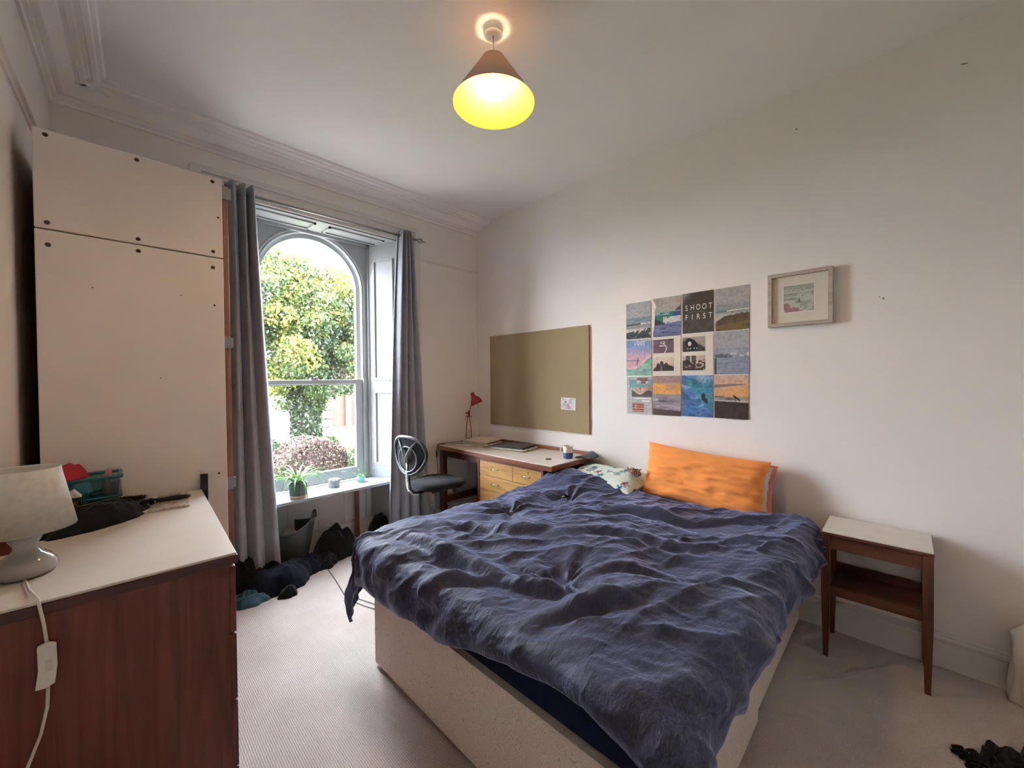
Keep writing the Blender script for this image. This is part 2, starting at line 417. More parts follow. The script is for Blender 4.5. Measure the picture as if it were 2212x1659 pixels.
# soffit panels
sf = wpart('soffit', MB().prism([(OX0+.002, WY+.002), (OX1-.002, WY+.002), (FX1, FY), (FX0, FY)], OZ-.012, OZ-.002))
for x0, x1 in ((CX-.53, CX-.05), (CX+.05, CX+.53)):
    fr = MB(); y0, y1 = WY+.05, FY-.05
    fr.box(x0, x1, y0, y0+.018, OZ-.024, OZ-.012); fr.box(x0, x1, y1-.018, y1, OZ-.024, OZ-.012)
    fr.box(x0, x0+.018, y0, y1, OZ-.024, OZ-.012); fr.box(x1-.018, x1, y0, y1, OZ-.024, OZ-.012)
    wpart('soffit_moulding', fr, parent=sf)
# arched plate, ring, sashes
ZS, AR = 2.215, .42
def path_in(r, z0, n=28): return [(CX+r, z0), (CX+r, (z0+ZS)/2)] + [(CX+r*math.cos(PI*k/n), ZS+r*math.sin(PI*k/n)) for k in range(n+1)] + [(CX-r, (z0+ZS)/2), (CX-r, z0)]
def path_rect(hw, z0, zt, n=28):
    P = [(CX+hw, z0), (CX+hw, (z0+ZS)/2)]
    for k in range(n+1):
        c, s_ = math.cos(PI*k/n), math.sin(PI*k/n); t = min(hw/max(abs(c), 1e-6), (zt-ZS)/max(s_, 1e-6)); P.append((CX+t*c, ZS+t*s_))
    return P+[(CX-hw, (z0+ZS)/2), (CX-hw, z0)]
def band(inner, outer, y0, y1):
    n = len(inner); m = MB(); vs = [(x, y, z) for P, y in ((inner, y0), (outer, y0), (outer, y1), (inner, y1)) for x, z in P]
    fs = []
    for i in range(n-1):
        for a in range(4):
            b = (a+1) % 4; fs.append((a*n+i, a*n+i+1, b*n+i+1, b*n+i))
    fs += [(0, n, 2*n, 3*n), (n-1, 4*n-1, 3*n-1, 2*n-1)]
    return m.add(vs, fs)
wpart('spandrel_panel', band(path_in(AR, .5), path_rect(.49, .5, OZ-.01), FY+.012, FY+.05))
wpart('arch_moulding', MB().tube([(x, FY+.012, z) for x, z in path_in(AR+.022, 1.42)], .008, n=8), smooth=True)
for sx in (-1, 1):
    wpart('frame_bead', MB().box(CX+sx*.478-.012, CX+sx*.478+.012, FY-.012, FY+.014, .5, OZ-.012))
    wpart('stop_bead', MB().box(CX+sx*.427-.008, CX+sx*.427+.008, FY-.002, FY+.014, .5, 1.42))
wpart('frame_head_bead', MB().box(CX-.49, CX+.49, FY-.012, FY+.014, OZ-.036, OZ-.012))
us = wpart('upper_sash', band(path_in(.386, 1.375), path_in(.43, 1.375), FY+.06, FY+.10))
wpart('upper_sash_rail', MB().box(CX-.43, CX+.43, FY+.06, FY+.10, 1.36, 1.40), parent=us)
g = MB(); gp = path_in(.40, 1.38); g.add([(x, FY+.08, z) for x, z in gp], [tuple(range(len(gp)))]); wpart('pane', g, M['glass'], us)
ls = wpart('lower_sash', MB().box(CX-.42, CX-.352, FY+.015, FY+.055, .515, 1.405), bevel=.004)
wpart('sash_stile', MB().box(CX+.352, CX+.42, FY+.015, FY+.055, .515, 1.405), parent=ls, bevel=.004)
wpart('meeting_rail', MB().box(CX-.352, CX+.352, FY+.013, FY+.057, 1.368, 1.405), parent=ls, bevel=.004)
wpart('bottom_rail', MB().box(CX-.352, CX+.352, FY+.015, FY+.055, .515, .612), parent=ls, bevel=.004)
g = MB(); g.add([(CX-.352, FY+.035, .612), (CX+.352, FY+.035, .612), (CX+.352, FY+.035, 1.368), (CX-.352, FY+.035, 1.368)], [(0, 1, 2, 3)]); wpart('pane', g, M['glass'], ls)
wpart('sash_catch', MB().box(CX-.03, CX+.03, FY+.02, FY+.05, 1.405, 1.42).cyl((CX, FY+.03, 1.42), (CX+.03, FY+.03, 1.432), .006), M['steel'], ls)
wpart('sash_lift', MB().box(CX+.2, CX+.25, FY+.0, FY+.016, .57, .58).box(CX+.2, CX+.25, FY-.005, FY+.003, .57, .592), parent=ls)
# board, back panel, batten
wpart('window_board', MB().prism([(OX0-.05, WY-.03), (OX1+.05, WY-.03), (OX1-.006, WY+.02), (FX1, FY+.012), (FX0, FY+.012), (OX0+.006, WY+.02)], .478, .50), plain('sky_tinted_board', 'a9b0b8', .35, var=.03))  # bluish sky light is put into the board's colour
bp = wpart('back_panel', MB().box(FX0, FX1, FY+.02, FY+.05, 0, .5), M['wall'])
for x in (.76, 1.0, 1.24, 1.46, 1.66): wpart('panel_stile', MB().box(x, x+.05, FY+.008, FY+.02, .13, .478), M['wall'], bp)
wpart('panel_plinth', MB().box(FX0, FX1, FY+.0, FY+.02, 0, .13), M['trim'], bp)
wpart('support_batten', MB().box(1.53, 1.56, 3.48, 3.51, 0, .478), M['teak'])

# ------------------------------------------------------------------ curtains and rod
rod = thing('curtain_rod', 'slim metal curtain rod with twisted cage finial over the window', 'curtain rod', (CX, 3.17, 2.66))
obj('pole', MB().cyl((.57, 3.17, 2.656), (1.985, 3.17, 2.668), .009, n=12), M['steel'], rod, True, world=True)
fin = MB()
for k in range(6):
    a0 = 2*PI*k/6
    fin.tube([(1.99+.075*t, 3.17+.02*math.sin(PI*t)*math.cos(a0+2.2*t), 2.668+.02*math.sin(PI*t)*math.sin(a0+2.2*t)) for t in [i/10 for i in range(11)]], .0028, n=6)
fin.tube([(2.06, 3.17, 2.668), (2.075, 3.17, 2.664), (2.085, 3.17, 2.668), (2.095, 3.17, 2.666)], [.005, .004, .003, .0015], n=8)
fin.cyl((1.975, 3.17, 2.668), (1.992, 3.17, 2.668), .011)
obj('finial', fin, M['steel'], rod, True, world=True)
for x in (.62, 1.96): obj('bracket', MB().cyl((x, 3.17, 2.657), (x, 3.25, 2.657), .006).box(x-.012, x+.012, 3.235, 3.245, 2.63, 2.69), M['steel'], rod, world=True)

def curtain(name, label, xl, xr, ztop, zbot, folds, seed, amp):
    nu, nv = 120, 90; rs = random.Random(seed); ph = rs.random()*6
    P = []
    for i in range(nv+1):
        t = i/nv; row = []
        for j in range(nu+1):
            s = j/nu; a, b = xl(t), xr(t)
            sp = s + .02*math.sin(7*s+3*t+ph)
            wv = math.sin(2*PI*folds*sp+.5*math.sin(2.3*t+ph)*t)
            wv = wv*(.75+.25*abs(wv))
            x = a+(b-a)*s + (b-a)*.03*math.cos(2*PI*folds*sp)*t
            y = 3.17 + amp*(1-.15*t)*wv + .012*math.sin(5*t+9*s+ph)*t
            z = ztop-(ztop-zbot)*t - .006*math.cos(2*PI*folds*s)*(1-t)
            row.append((x, y, z))
        P.append(row)
    o = obj(name, MB().grid(P), M['curtain'], None, True)
    sm = o.modifiers.new('thickness', 'SOLIDIFY'); sm.thickness = .004; sm.offset = 0
    return tag(o, label, 'curtain')
curtain('curtain', 'grey curtain hanging beside the wardrobe edge', lambda t: .555-.03*t, lambda t: .725+.012*min(1, t*2)+.095*t**1.2, 2.715, .05, 3, 3, .042)
curtain('curtain', 'grey curtain hanging behind the office chair', lambda t: 1.815-.155*t**.9, lambda t: 1.925+.16*t**.8, 2.715, .07, 4, 8, .04)

# ------------------------------------------------------------------ wardrobe
wd = thing('wardrobe', 'tall wardrobe clad in white screwed boards against the left wall', 'wardrobe', (.1, 2.36, 0))
def wp(name, mb, mat, parent=None, **k): return obj(name, mb, mat, parent or wd, world=True, **k)
wp('carcass', MB().box(-.185, .398, 2.38, 3.08, .02, 2.365), M['wardrobe_wood'])
up = wp('upper_panel', MB().box(-.19, .402, 2.36, 2.378, 1.998, 2.378), M['board_white'], bevel=.004)
lo = wp('lower_panel', MB().box(-.19, .402, 2.36, 2.378, .01, 1.993), M['board_white'], bevel=.004)
scr = [(-.156, 2.357, up), (.101, 2.358, up), (.365, 2.355, up), (-.157, 2.02, up), (.1, 2.018, up), (.362, 2.022, up),
       (-.156, 1.935, lo), (.1, 1.967, lo), (.36, 1.945, lo)]
sm_ = plain('screw_head', '55483f', .4, .7)
for x, z, p in scr:
    wp('screw', MB().cyl((x, 2.3605, z), (x, 2.3575, z), .0085, .007, n=12).box(x-.005, x+.005, 2.3570, 2.3576, z-.001, z+.001), sm_, p)
hm = plain('hole_dark', '1a1512', .9)
for x, z in ((.384, 2.189), (.363, 1.765), (.239, 1.795), (-.04, 1.787), (.163, 1.417), (.367, .957)):
    r = .0045 if x > .3 else .0022
    wp('drill_hole', MB().cyl((x, 2.3604, z), (x, 2.3592, z), r, n=10), hm, up if z > 1.998 else lo)
for y0, y1 in ((2.372, 2.72), (2.725, 3.08)):
    dr = wp('door', MB().box(.404, .426, y0, y1, .06, 2.355), M['wardrobe_wood'], bevel=.002)
    if y0 < 2.5:
        for z in (2.32, 1.59, .90):
            wp('hinge', MB().box(.402, .4275, 2.3655, 2.3725, z-.03, z+.03).box(.4262, .438, 2.368, 2.388, z-.024, z+.024), M['steel'], dr)
# ------------------------------------------------------------------ chest of drawers (drawers face the room, side panel faces camera)
cd = thing('chest_of_drawers', 'dark mahogany chest of drawers with pale laminate top in front of the wardrobe', 'chest of drawers', (.258, 1.397, 0), math.radians(-2.5))
obj('carcass', MB().box(-.53, -.02, .006, .925, .05, .868), M['mahogany'], cd, bevel=.002)
obj('plinth', MB().box(-.5, -.05, .03, .9, 0, .05), M['mahogany'], cd)
tp = obj('top', MB().box(-.535, 0, -.006, .935, .868, .893), M['mahogany_edge'], cd, bevel=.002)
obj('laminate_surface', MB().box(-.533, -.003, -.003, .932, .893, .9), M['laminate'], tp, bevel=.0015)
for i in range(4):
    d = obj('drawer', MB().box(-.02, -.004, .012, .919, .06+i*.2, .255+i*.2), M['mahogany'], cd, bevel=.002)
    for y in (.2, .73):
        obj('knob', MB().tube([(-.005, y, .157+i*.2), (.006, y, .157+i*.2), (.012, y, .157+i*.2), (.018, y, .157+i*.2), (.02, y, .157+i*.2)], [.006, .006, .013, .012, .005], n=14), M['black'], d, True)

# ------------------------------------------------------------------ bed
bed = thing('divan_bed', 'double divan bed with cream damask base and navy fitted sheet', 'bed', (1.84, 1.15, 0))
def rrect(x0, x1, y0, y1, r, n=5):
    P = []
    for cx, cy, a0 in ((x1-r, y1-r, 0), (x0+r, y1-r, 90), (x0+r, y0+r, 180), (x1-r, y0+r, 270)):
        for k in range(n+1):
            a = math.radians(a0+90*k/n); P.append((cx+r*math.cos(a), cy+r*math.sin(a)))
    return P
obj('base_section', MB().prism(rrect(.895, 1.836, .418, 1.872, .035), .022, .38), M['damask'], bed, world=True)
obj('base_section', MB().prism(rrect(1.84, 2.76, .432, 1.86, .035), .022, .38), M['damask'], bed, world=True)
for x, y in ((.95, .48), (.95, 1.81), (1.78, .48), (1.78, 1.81), (2.7, .48), (2.7, 1.8)):
    obj('castor', MB().lathe([(.016, 0), (.02, .004), (.02, .02), (.014, .024)], (x, y, 0), n=14), M['black'], bed, world=True)
mt = obj('mattress', MB().prism(rrect(.905, 2.765, .43, 1.865, .06), .381, .565), M['sheet'], bed, world=True, bevel=.03, smooth=True, segs=3)

def build_duvet():
    X0, X1, Y0, Y1 = .905, 2.56, .44, 1.90
    np_, nq = 330, 300
    p = np.linspace(0, 1, np_)[:, None]*np.ones((1, nq)); q = np.ones((np_, 1))*np.linspace(0, 1, nq)[None, :]
    # overhang lengths along each hem
    yq = Y0+(Y1-Y0)*q; xp = X0+(X1-X0)*p
    Lf = np.interp(yq, [.44, .53, .62, .72, .80, .92, 1.02, 1.12, 1.25, 1.6, 1.9], [.38, .29, .16, .12, .13, .15, .19, .22, .25, .27, .34]) + .006*np.sin(yq*23)
    Lr = np.interp(xp, [.9, 1.1, 1.35, 1.6, 2.0, 2.25, 2.4, 2.56], [.25, .24, .23, .24, .26, .27, .25, .10]) + .010*np.sin(xp*31)+.006*np.sin(xp*57+1)
    Ll = np.interp(xp, [.9, 1.3, 1.7, 2.1, 2.3, 2.56], [.38, .35, .32, .26, .15, .06]) + .01*np.sin(xp*19)
    Lh = -.0+.05*np.sin(yq*3.0+.6) + np.interp(yq, [.44, .6, 1.0, 1.25, 1.45, 1.7, 1.9], [.10, .08, .04, .0, -.03, -.06, -.02])
    a = (X0-Lf)*(1-p) + (X1+Lh)*p
    b = (Y0-Lr)*(1-q) + (Y1+Ll)*q
    da = np.maximum(X0-a, 0); db1 = np.maximum(Y0-b, 0); db2 = np.maximum(b-Y1, 0)
    sgn = np.where(db2 > 0, 1.0, -1.0); db = np.maximum(db1, db2)
    d = np.sqrt(da**2+db**2)+1e-9
    R = np.where(db1 > 0, .085+.05*db1/d, .085)
    th = np.minimum(d/R, PI/2*.97)
    out = R*np.sin(th); down = R*(1-np.cos(th)) + np.maximum(d-R*PI/2*.97, 0)*.985
    out = out + np.maximum(d-R*PI/2*.97, 0)*.10
    x = np.clip(a, X0, None) - out*da/d
    y = np.clip(b, Y0, Y1) + sgn*out*db/d
    # height of the lying part
    G = lambda cx, cy, sx, sy, h, r=0: h*np.exp(-(((x-cx)*math.cos(r)+(y-cy)*math.sin(r))/sx)**2-((-(x-cx)*math.sin(r)+(y-cy)*math.cos(r))/sy)**2)
    top = .628 + G(2.38, 1.80, .20, .26, .085) + G(2.46, 1.40, .22, .20, .045) + G(1.95, 1.75, .4, .2, .015) + G(1.6, 1.75, .35, .22, .02) \
        + G(1.2, 1.7, .3, .25, .03) + G(2.35, .75, .3, .3, -.02) + G(2.2, 1.2, .3, .3, .015) + G(1.15, .75, .3, .3, .012) + G(1.55, 1.1, .35, .3, .02)
    z = top-down
    # normals of the smooth body
    P = np.stack([x, y, z], -1)
    def nrm(P):
        du = np.gradient(P, axis=0); dv = np.gradient(P, axis=1); n = np.cross(du, dv); return n/(np.linalg.norm(n, axis=-1, keepdims=True)+1e-9)
    N = nrm(P)
    if N[np_//2, nq//2, 2] < 0: N = -N
    # wrinkles in cloth coordinates, long axis along the image's left-right
    def rot(ang, fa, fb):
        c, s_ = math.cos(ang), math.sin(ang); return (a*c+b*s_)*fa, (-a*s_+b*c)*fb
    wob = .35*fbm(a*1.7, b*1.7, 5)
    u1, v1 = rot(-PI/4, 1.5, 6.0); r1 = ridge(u1+wob, v1+2.2*wob, 11, 2)**2.6
    u2, v2 = rot(-PI/4+.5, 2.6, 12.0); r2 = ridge(u2+wob, v2+3*wob, 23, 2)**2.4
    u3, v3 = rot(-PI/4-.35, 5.0, 22.0); r3 = ridge(u3+wob, v3+4*wob, 37, 2)**1.6
    u4, v4 = rot(-PI/4+.1, 15., 40.0); r4 = fbm(u4, v4, 41, 2)
    puff = fbm(a*3.0, b*3.0, 3, 3)-.5
    mask = .45+.8*fbm(a*2.2, b*2.2, 77, 2)
    disp = .085*puff + mask*(.036*(r1-.3)+.018*(r2-.3)+.006*(r3-.3)) + .0040*(r4-.5)
    # pinched tufts with radiating folds
    for cx, cy, dep, k, ph in ((2.06, 1.56, .065, 9, .3), (1.23, .94, .055, 8, 1.1), (1.62, 1.62, .03, 7, 2.)):
        rr = np.sqrt((a-cx)**2+(b-cy)**2); an = np.arctan2(b-cy, a-cx)
        disp = disp - dep*np.exp(-(rr/.07)**2) - .35*dep*np.exp(-(rr/.2)**2) + .016*np.exp(-rr/.17)*sst(.01, .06, rr)*np.cos(k*an+ph+1.5*np.sin(3*an))
    # soft scallops on hanging hems
    hang = sst(.06, .22, d)
    along = np.where(db > da, a, b)
    disp = disp + hang*(.011*np.sin(along*21+4*fbm(along*3, d*2, 9)) + .005*np.sin(along*47+1))
    # deep folds near the foot
    for cx, cy, ang, L, wd_, h in ((1.0, 1.30, -.9, .22, .035, -.045), (1.05, 1.05, -.75, .28, .03, -.04), (.98, 1.55, -1.1, .2, .03, -.03), (1.12, .72, -.2, .2, .03, -.03),
                                  (1.3, 1.45, -.8, .3, .03, -.025), (1.75, .85, -.85, .4, .03, -.02), (2.1, .95, -.9, .4, .03, -.022), (1.45, .7, -.6, .35, .025, -.02)):
        c, s_ = math.cos(ang), math.sin(ang); uu = (a-cx)*c+(b-cy)*s_; vv = -(a-cx)*s_+(b-cy)*c + .05*np.sin(uu*9)
        disp = disp + h*np.exp(-(uu/L)**2)*np.exp(-(vv/wd_)**2) - .7*h*np.exp(-(uu/L)**2)*np.exp(-((vv-1.9*wd_)/(1.3*wd_))**2)
    edge = np.minimum(np.minimum(p, 1-p)*30, np.minimum(q, 1-q)*30); edge = np.clip(edge, 0, 1)
    disp = disp*(.35+.65*edge) - .02*(1-edge)**2
    Q = P+N*disp[..., None]
    # stay clear of the mattress below and the desk and nightstand beside it
    inside = (Q[..., 0] > .9) & (Q[..., 1] > .43) & (Q[..., 1] < 1.87)
    Q[..., 2] = np.where(inside, np.maximum(Q[..., 2], .592), Q[..., 2])
    Q[..., 0] = np.where((~inside) & (Q[..., 2] < .56) & (da > 0) & (db == 0), np.minimum(Q[..., 0], .878), Q[..., 0])
    Q[..., 1] = np.where((Q[..., 2] < .56) & (db1 > 0), np.minimum(Q[..., 1], .405), Q[..., 1])
    Q[..., 1] = np.where((Q[..., 2] < .56) & (db2 > 0), np.maximum(Q[..., 1], 1.895), Q[..., 1])
    lim = np.where((Q[..., 0] > 2.2), 1.885, 9.)
    Q[..., 1] = np.minimum(Q[..., 1], lim)
    Q[..., 2] = np.where((Q[..., 0] > 2.19) & (Q[..., 1] > 1.78), np.minimum(Q[..., 2], .712), Q[..., 2])
    Q[..., 0] = np.where((Q[..., 1] < .315), np.minimum(Q[..., 0], 2.45), Q[..., 0])
    Q[..., 2] = np.maximum(Q[..., 2], .05)
    vs = Q.reshape(-1, 3); idx = np.arange(np_*nq).reshape(np_, nq)
    f = np.stack([idx[:-1, :-1], idx[:-1, 1:], idx[1:, 1:], idx[1:, :-1]], -1).reshape(-1, 4)
    me = bpy.data.meshes.new('duvet'); me.from_pydata(vs.tolist(), [], f.tolist()); me.update()
    if me.polygons[len(me.polygons)//2].normal.z < 0: me.flip_normals()
    o = link_mesh('duvet', me, M['duvet'], None, True)
    sm = o.modifiers.new('thickness', 'SOLIDIFY'); sm.thickness = .016; sm.offset = -1
    return tag(o, 'rumpled dark navy duvet spread over the bed', 'duvet')
build_duvet()
tag(obj('hair_clip', MB().tube([(2.04, 1.575, .627), (2.06, 1.56, .640), (2.085, 1.548, .632)], [.008, .013, .006], n=10).tube([(2.03, 1.552, .628), (2.06, 1.555, .648), (2.09, 1.565, .632)], .004, n=8), plain('black_gloss', '0c0c0e', .15), None, True),
    'small glossy black clip in a pinch of the duvet', 'hair clip')

def pillow_pts(wu, wv, th, nu=44, nv=30, seed=0, wr=.008):
    u = np.linspace(-1, 1, nu)[:, None]*np.ones((1, nv)); v = np.ones((nu, 1))*np.linspace(-1, 1, nv)[None, :]
    t = th*np.power(np.clip((1-u**4)*(1-v**4), 0, 1), .45)
    # corners stay long, sides pull in
    uu = u*wu*(1-.05*(1-v**2)); vv = v*wv*(1-.07*(1-u**2))
    n = wr*(ridge(u*3+seed, v*5, seed, 2)-.5) + wr*.8*(fbm(u*6, v*6, seed+3, 2)-.5)
    return uu, vv, t, n
def pillow_mesh(name, wu, wv, th, frame, seed, wr=.01):
    uu, vv, t, n = pillow_pts(wu, wv, th, 60, 44, seed, wr); o, eu, ev, en = [np.array(x, float) for x in frame]
    m = MB()
    edge = np.clip(t/th*3, 0, 1)
    F_ = o+uu[..., None]*eu+vv[..., None]*ev+(t+n*edge)[..., None]*en
    B_ = o+uu[..., None]*eu+vv[..., None]*ev-(t*.8)[..., None]*en
    m.grid(F_.tolist()); m.grid([r[::-1] for r in B_.tolist()])
    return m
ta = math.radians(20)
frame = ((2.655, .935, .742), (0, -1, -.06), (math.sin(ta), 0, math.cos(ta)), (-math.cos(ta), 0, math.sin(ta)))
op = thing('pillow', 'orange pillow propped upright against the wall at the head of the bed', 'pillow', (2.65, .935, .58))
pc = obj('pillowcase', pillow_mesh('pillowcase', .375, .186, .082, frame, 5, .02), M['orange'], op, True, world=True)
frame2 = ((2.668, .912, .735), (0, -1, -.06), (math.sin(ta), 0, math.cos(ta)), (-math.cos(ta), 0, math.sin(ta)))
obj('inner_pillow', pillow_mesh('inner', .362, .16, .062, frame2, 9, .01), M['whitecloth'], op, True, world=True)['label'] = 'white inner pillow showing at the open end'
frame3 = ((2.69, .908, .738), (0, -1, -.06), (math.sin(ta), 0, math.cos(ta)), (-math.cos(ta), 0, math.sin(ta)))
obj('case_flap', pillow_mesh('flap', .376, .165, .05, frame3, 9, .01), plain('coral_cotton', 'c8705a', .85), op, True, world=True)

def set_cols(me, cols, name='Col'):
    a = me.color_attributes.new(name, 'FLOAT_COLOR', 'POINT'); c = np.ones((len(me.vertices), 4), np.float32); c[:, :3] = cols
    a.data.foreach_set('color', c.ravel())
fr = ((2.56, 1.57, .648), (0, -1, 0), (.97, 0, .12), (-.12, 0, .97))
fp = obj('pillow', pillow_mesh('p', .29, .19, .072, fr, 2, .012), M['vcolfab'], None, True)
co = np.array([v.co[:] for v in fp.data.vertices]); base = np.tile(np.array(lin('cfdcd2')), (len(co), 1))
rs = np.random.RandomState(4)
for k in range(34):
    cx, cy = rs.uniform(2.36, 2.76), rs.uniform(1.3, 1.9); c = lin(['3a5a86', '8a2f5a', '3f7a5a', '7f93a6', '5a6fa0'][k % 5]); r0 = rs.uniform(.018, .035); an0 = rs.uniform(0, 6)
    an = np.arctan2(co[:, 1]-cy, co[:, 0]-cx); rr = np.hypot(co[:, 0]-cx, co[:, 1]-cy)
    base[rr < r0*(.65+.45*np.cos(5*an+an0))] = c
set_cols(fp.data, base)
tag(fp, 'mint floral print pillow lying flat beside the desk end', 'pillow')
sc = MB(); pth = []
for k in range(40):
    a = 2*PI*k/40; r = .026+.005*math.sin(9*a); pth.append((2.555+r*math.cos(a), 1.335+r*math.sin(a), .742+.006*math.sin(7*a)+.012*math.sin(a)))
sc.tube(pth, [.013+.004*math.sin(11*k*2*PI/40) for k in range(40)], n=8, closed=True)
sc.tube([(2.54, 1.36, .75), (2.53, 1.375, .765), (2.525, 1.38, .78)], [.008, .012, .004], n=8, flat=.4).tube([(2.56, 1.315, .75), (2.56, 1.30, .765), (2.56, 1.29, .77)], [.008, .012, .004], n=8, flat=.4)
def mat_scrunch():
    m, nt, b = nodes('brown_print'); v = coords(nt); vo = nt.nodes.new('ShaderNodeTexVoronoi'); vo.inputs['Scale'].default_value = 90; vo.feature = 'DISTANCE_TO_EDGE'
    nt.links.new(v, vo.inputs['Vector']); nt.links.new(ramp(nt, vo.outputs['Distance'], [(.06, lin('d8b596')), (.12, lin('4a1f16'))]), b.inputs['Base Color']); b.inputs['Roughness'].default_value = .8; return m
tag(obj('scrunchie', sc, mat_scrunch(), None, True), 'brown giraffe-print scrunchie beside the orange pillow', 'scrunchie')

# ------------------------------------------------------------------ nightstand
ns = thing('bedside_table', 'narrow wooden bedside table with white top and open shelf', 'bedside table', (2.63, .105, 0))
nt0 = obj('top', MB().box(2.478, 2.772, -.088, .298, .612, .626), M['walnut_h'], ns, world=True, bevel=.002)
obj('laminate_surface', MB().box(2.480, 2.770, -.086, .296, .626, .632), M['laminate'], nt0, world=True)
for nm, b_ in (('front_apron', (2.492, 2.508, -.06, .275, .545, .612)), ('back_apron', (2.742, 2.758, -.06, .275, .545, .612)), ('side_apron', (2.5, 2.75, -.078, -.062, .545, .612)), ('side_apron', (2.5, 2.75, .272, .288, .545, .612))):
    obj(nm, MB().box(*b_), M['walnut_h'] if 'side' not in nm else M['walnut'], ns, world=True)
for x in (2.502, 2.752):
    for y in (-.07, .284):
        m = MB(); h = .612; a, b = .017, .010
        sx = 1 if x < 2.6 else -1; sy = 1 if y < 0 else -1
        vs = [(x-a, y-a, h), (x+a, y-a, h), (x+a, y+a, h), (x-a, y+a, h), (x-a, y-a, .3), (x+a, y-a, .3), (x+a, y+a, .3), (x-a, y+a, .3),
              (x-b, y-b, 0), (x+b, y-b, 0), (x+b, y+b, 0), (x-b, y+b, 0)]
        fs = [(0, 1, 2, 3), (11, 10, 9, 8)] + [(i, 4+i, 4+(i+1) % 4, (i+1) % 4) for i in range(4)] + [(4+i, 8+i, 8+(i+1) % 4, 4+(i+1) % 4) for i in range(4)]
        obj('leg', m.add(vs, fs), M['walnut'], ns, world=True, bevel=.002)
obj('shelf', MB().box(2.512, 2.748, -.055, .27, .335, .347), M['darkwood'], ns, world=True)
obj('shelf_rail', MB().box(2.494, 2.512, -.055, .27, .315, .36), M['walnut_h'], ns, world=True)
obj('shelf_rail', MB().box(2.748, 2.764, -.055, .27, .315, .39), M['darkwood'], ns, world=True)

# ------------------------------------------------------------------ desk
DZ, DX0, DX1, DY0, DY1 = .765, 2.225, 2.768, 1.81, 3.235
dk = thing('desk', 'teak writing desk with pale laminate top and oak drawers along the wall', 'desk', (2.5, 2.5, 0))
def dp(name, mb, mat, parent=None, **k): return obj(name, mb, mat, parent or dk, world=True, **k)
dt = dp('desk_top', MB().box(DX0, DX1, DY0, DY1, DZ-.042, DZ-.004), M['teak_h'], bevel=.003)
dp('laminate_surface', MB().box(DX0+.004, DX1, DY0+.004, DY1-.03, DZ-.004, DZ), M['desktop'], dt)
dp('back_lip', MB().box(DX1-.016, DX1+.006, DY0, DY1, DZ-.01, DZ+.028), M['teak_h'], bevel=.003)
dp('side_lip', MB().box(DX0+.002, DX1, DY1-.03, DY1, DZ-.004, DZ+.004), M['teak_h'], dt)
for x in (DX0+.05, DX1-.04): dp('leg', MB().box(x-.024, x+.024, DY1-.065, DY1-.02, 0, DZ-.042), M['darkwood'], bevel=.003)
dp('leg_rail', MB().box(DX0+.02, DX1-.02, DY1-.058, DY1-.028, .20, .26), M['darkwood'])
dp('under_rail', MB().box(DX0+.03, DX0+.05, 2.66, DY1-.06, DZ-.10, DZ-.042), M['darkwood'])
dp('stretcher', MB().box(DX1-.12, DX1-.09, 2.66, DY1-.04, .20, .26), M['darkwood'])
dp('pedestal', MB().box(DX0+.045, DX1-.01, 1.905, 2.655, .10, DZ-.042), M['darkwood'])
dp('pedestal_frame', MB().box(DX0+.02, DX0+.045, 2.632, 2.655, .06, DZ-.042), M['teak'])
dp('pedestal_frame', MB().box(DX0+.02, DX0+.045, 1.905, 1.925, .06, DZ-.042), M['teak'])
dp('pedestal_rail', MB().box(DX0+.02, DX0+.045, 1.925, 2.632, DZ-.062, DZ-.042), M['teak_h'])
for x in (DX0+.08, DX1-.05):
    for y in (1.95, 2.62): dp('foot', MB().box(x-.02, x+.02, y-.02, y+.02, 0, .10), M['darkwood'])
for z0, z1 in ((.578, .70), (.452, .574), (.30, .448), (.14, .296)):
    for y0, y1 in ((2.232, 2.63), (1.927, 2.228)) if z0 > .5 else ((1.927, 2.63),):
        d = dp('drawer', MB().box(DX0+.026, DX0+.046, y0, y1, z0, z1), M['oak'], bevel=.002)
        for yc in ([(y0+y1)/2] if z0 > .5 else [2.43, 2.12]):
            zc = (z0+z1)/2+.005
            dp('pull', MB().tube([(DX0+.026, yc-.035, zc), (DX0+.006, yc-.032, zc-.006), (DX0-.001, yc-.02, zc+.004), (DX0-.001, yc+.02, zc+.004), (DX0+.006, yc+.032, zc-.006), (DX0+.026, yc+.035, zc)], .004, n=8), M['chrome'], d, smooth=True)
        if z0 > .5 and y0 < 2: dp('keyhole', MB().box(DX0+.0248, DX0+.027, 2.06, 2.065, .665, .68), M['black'], d)

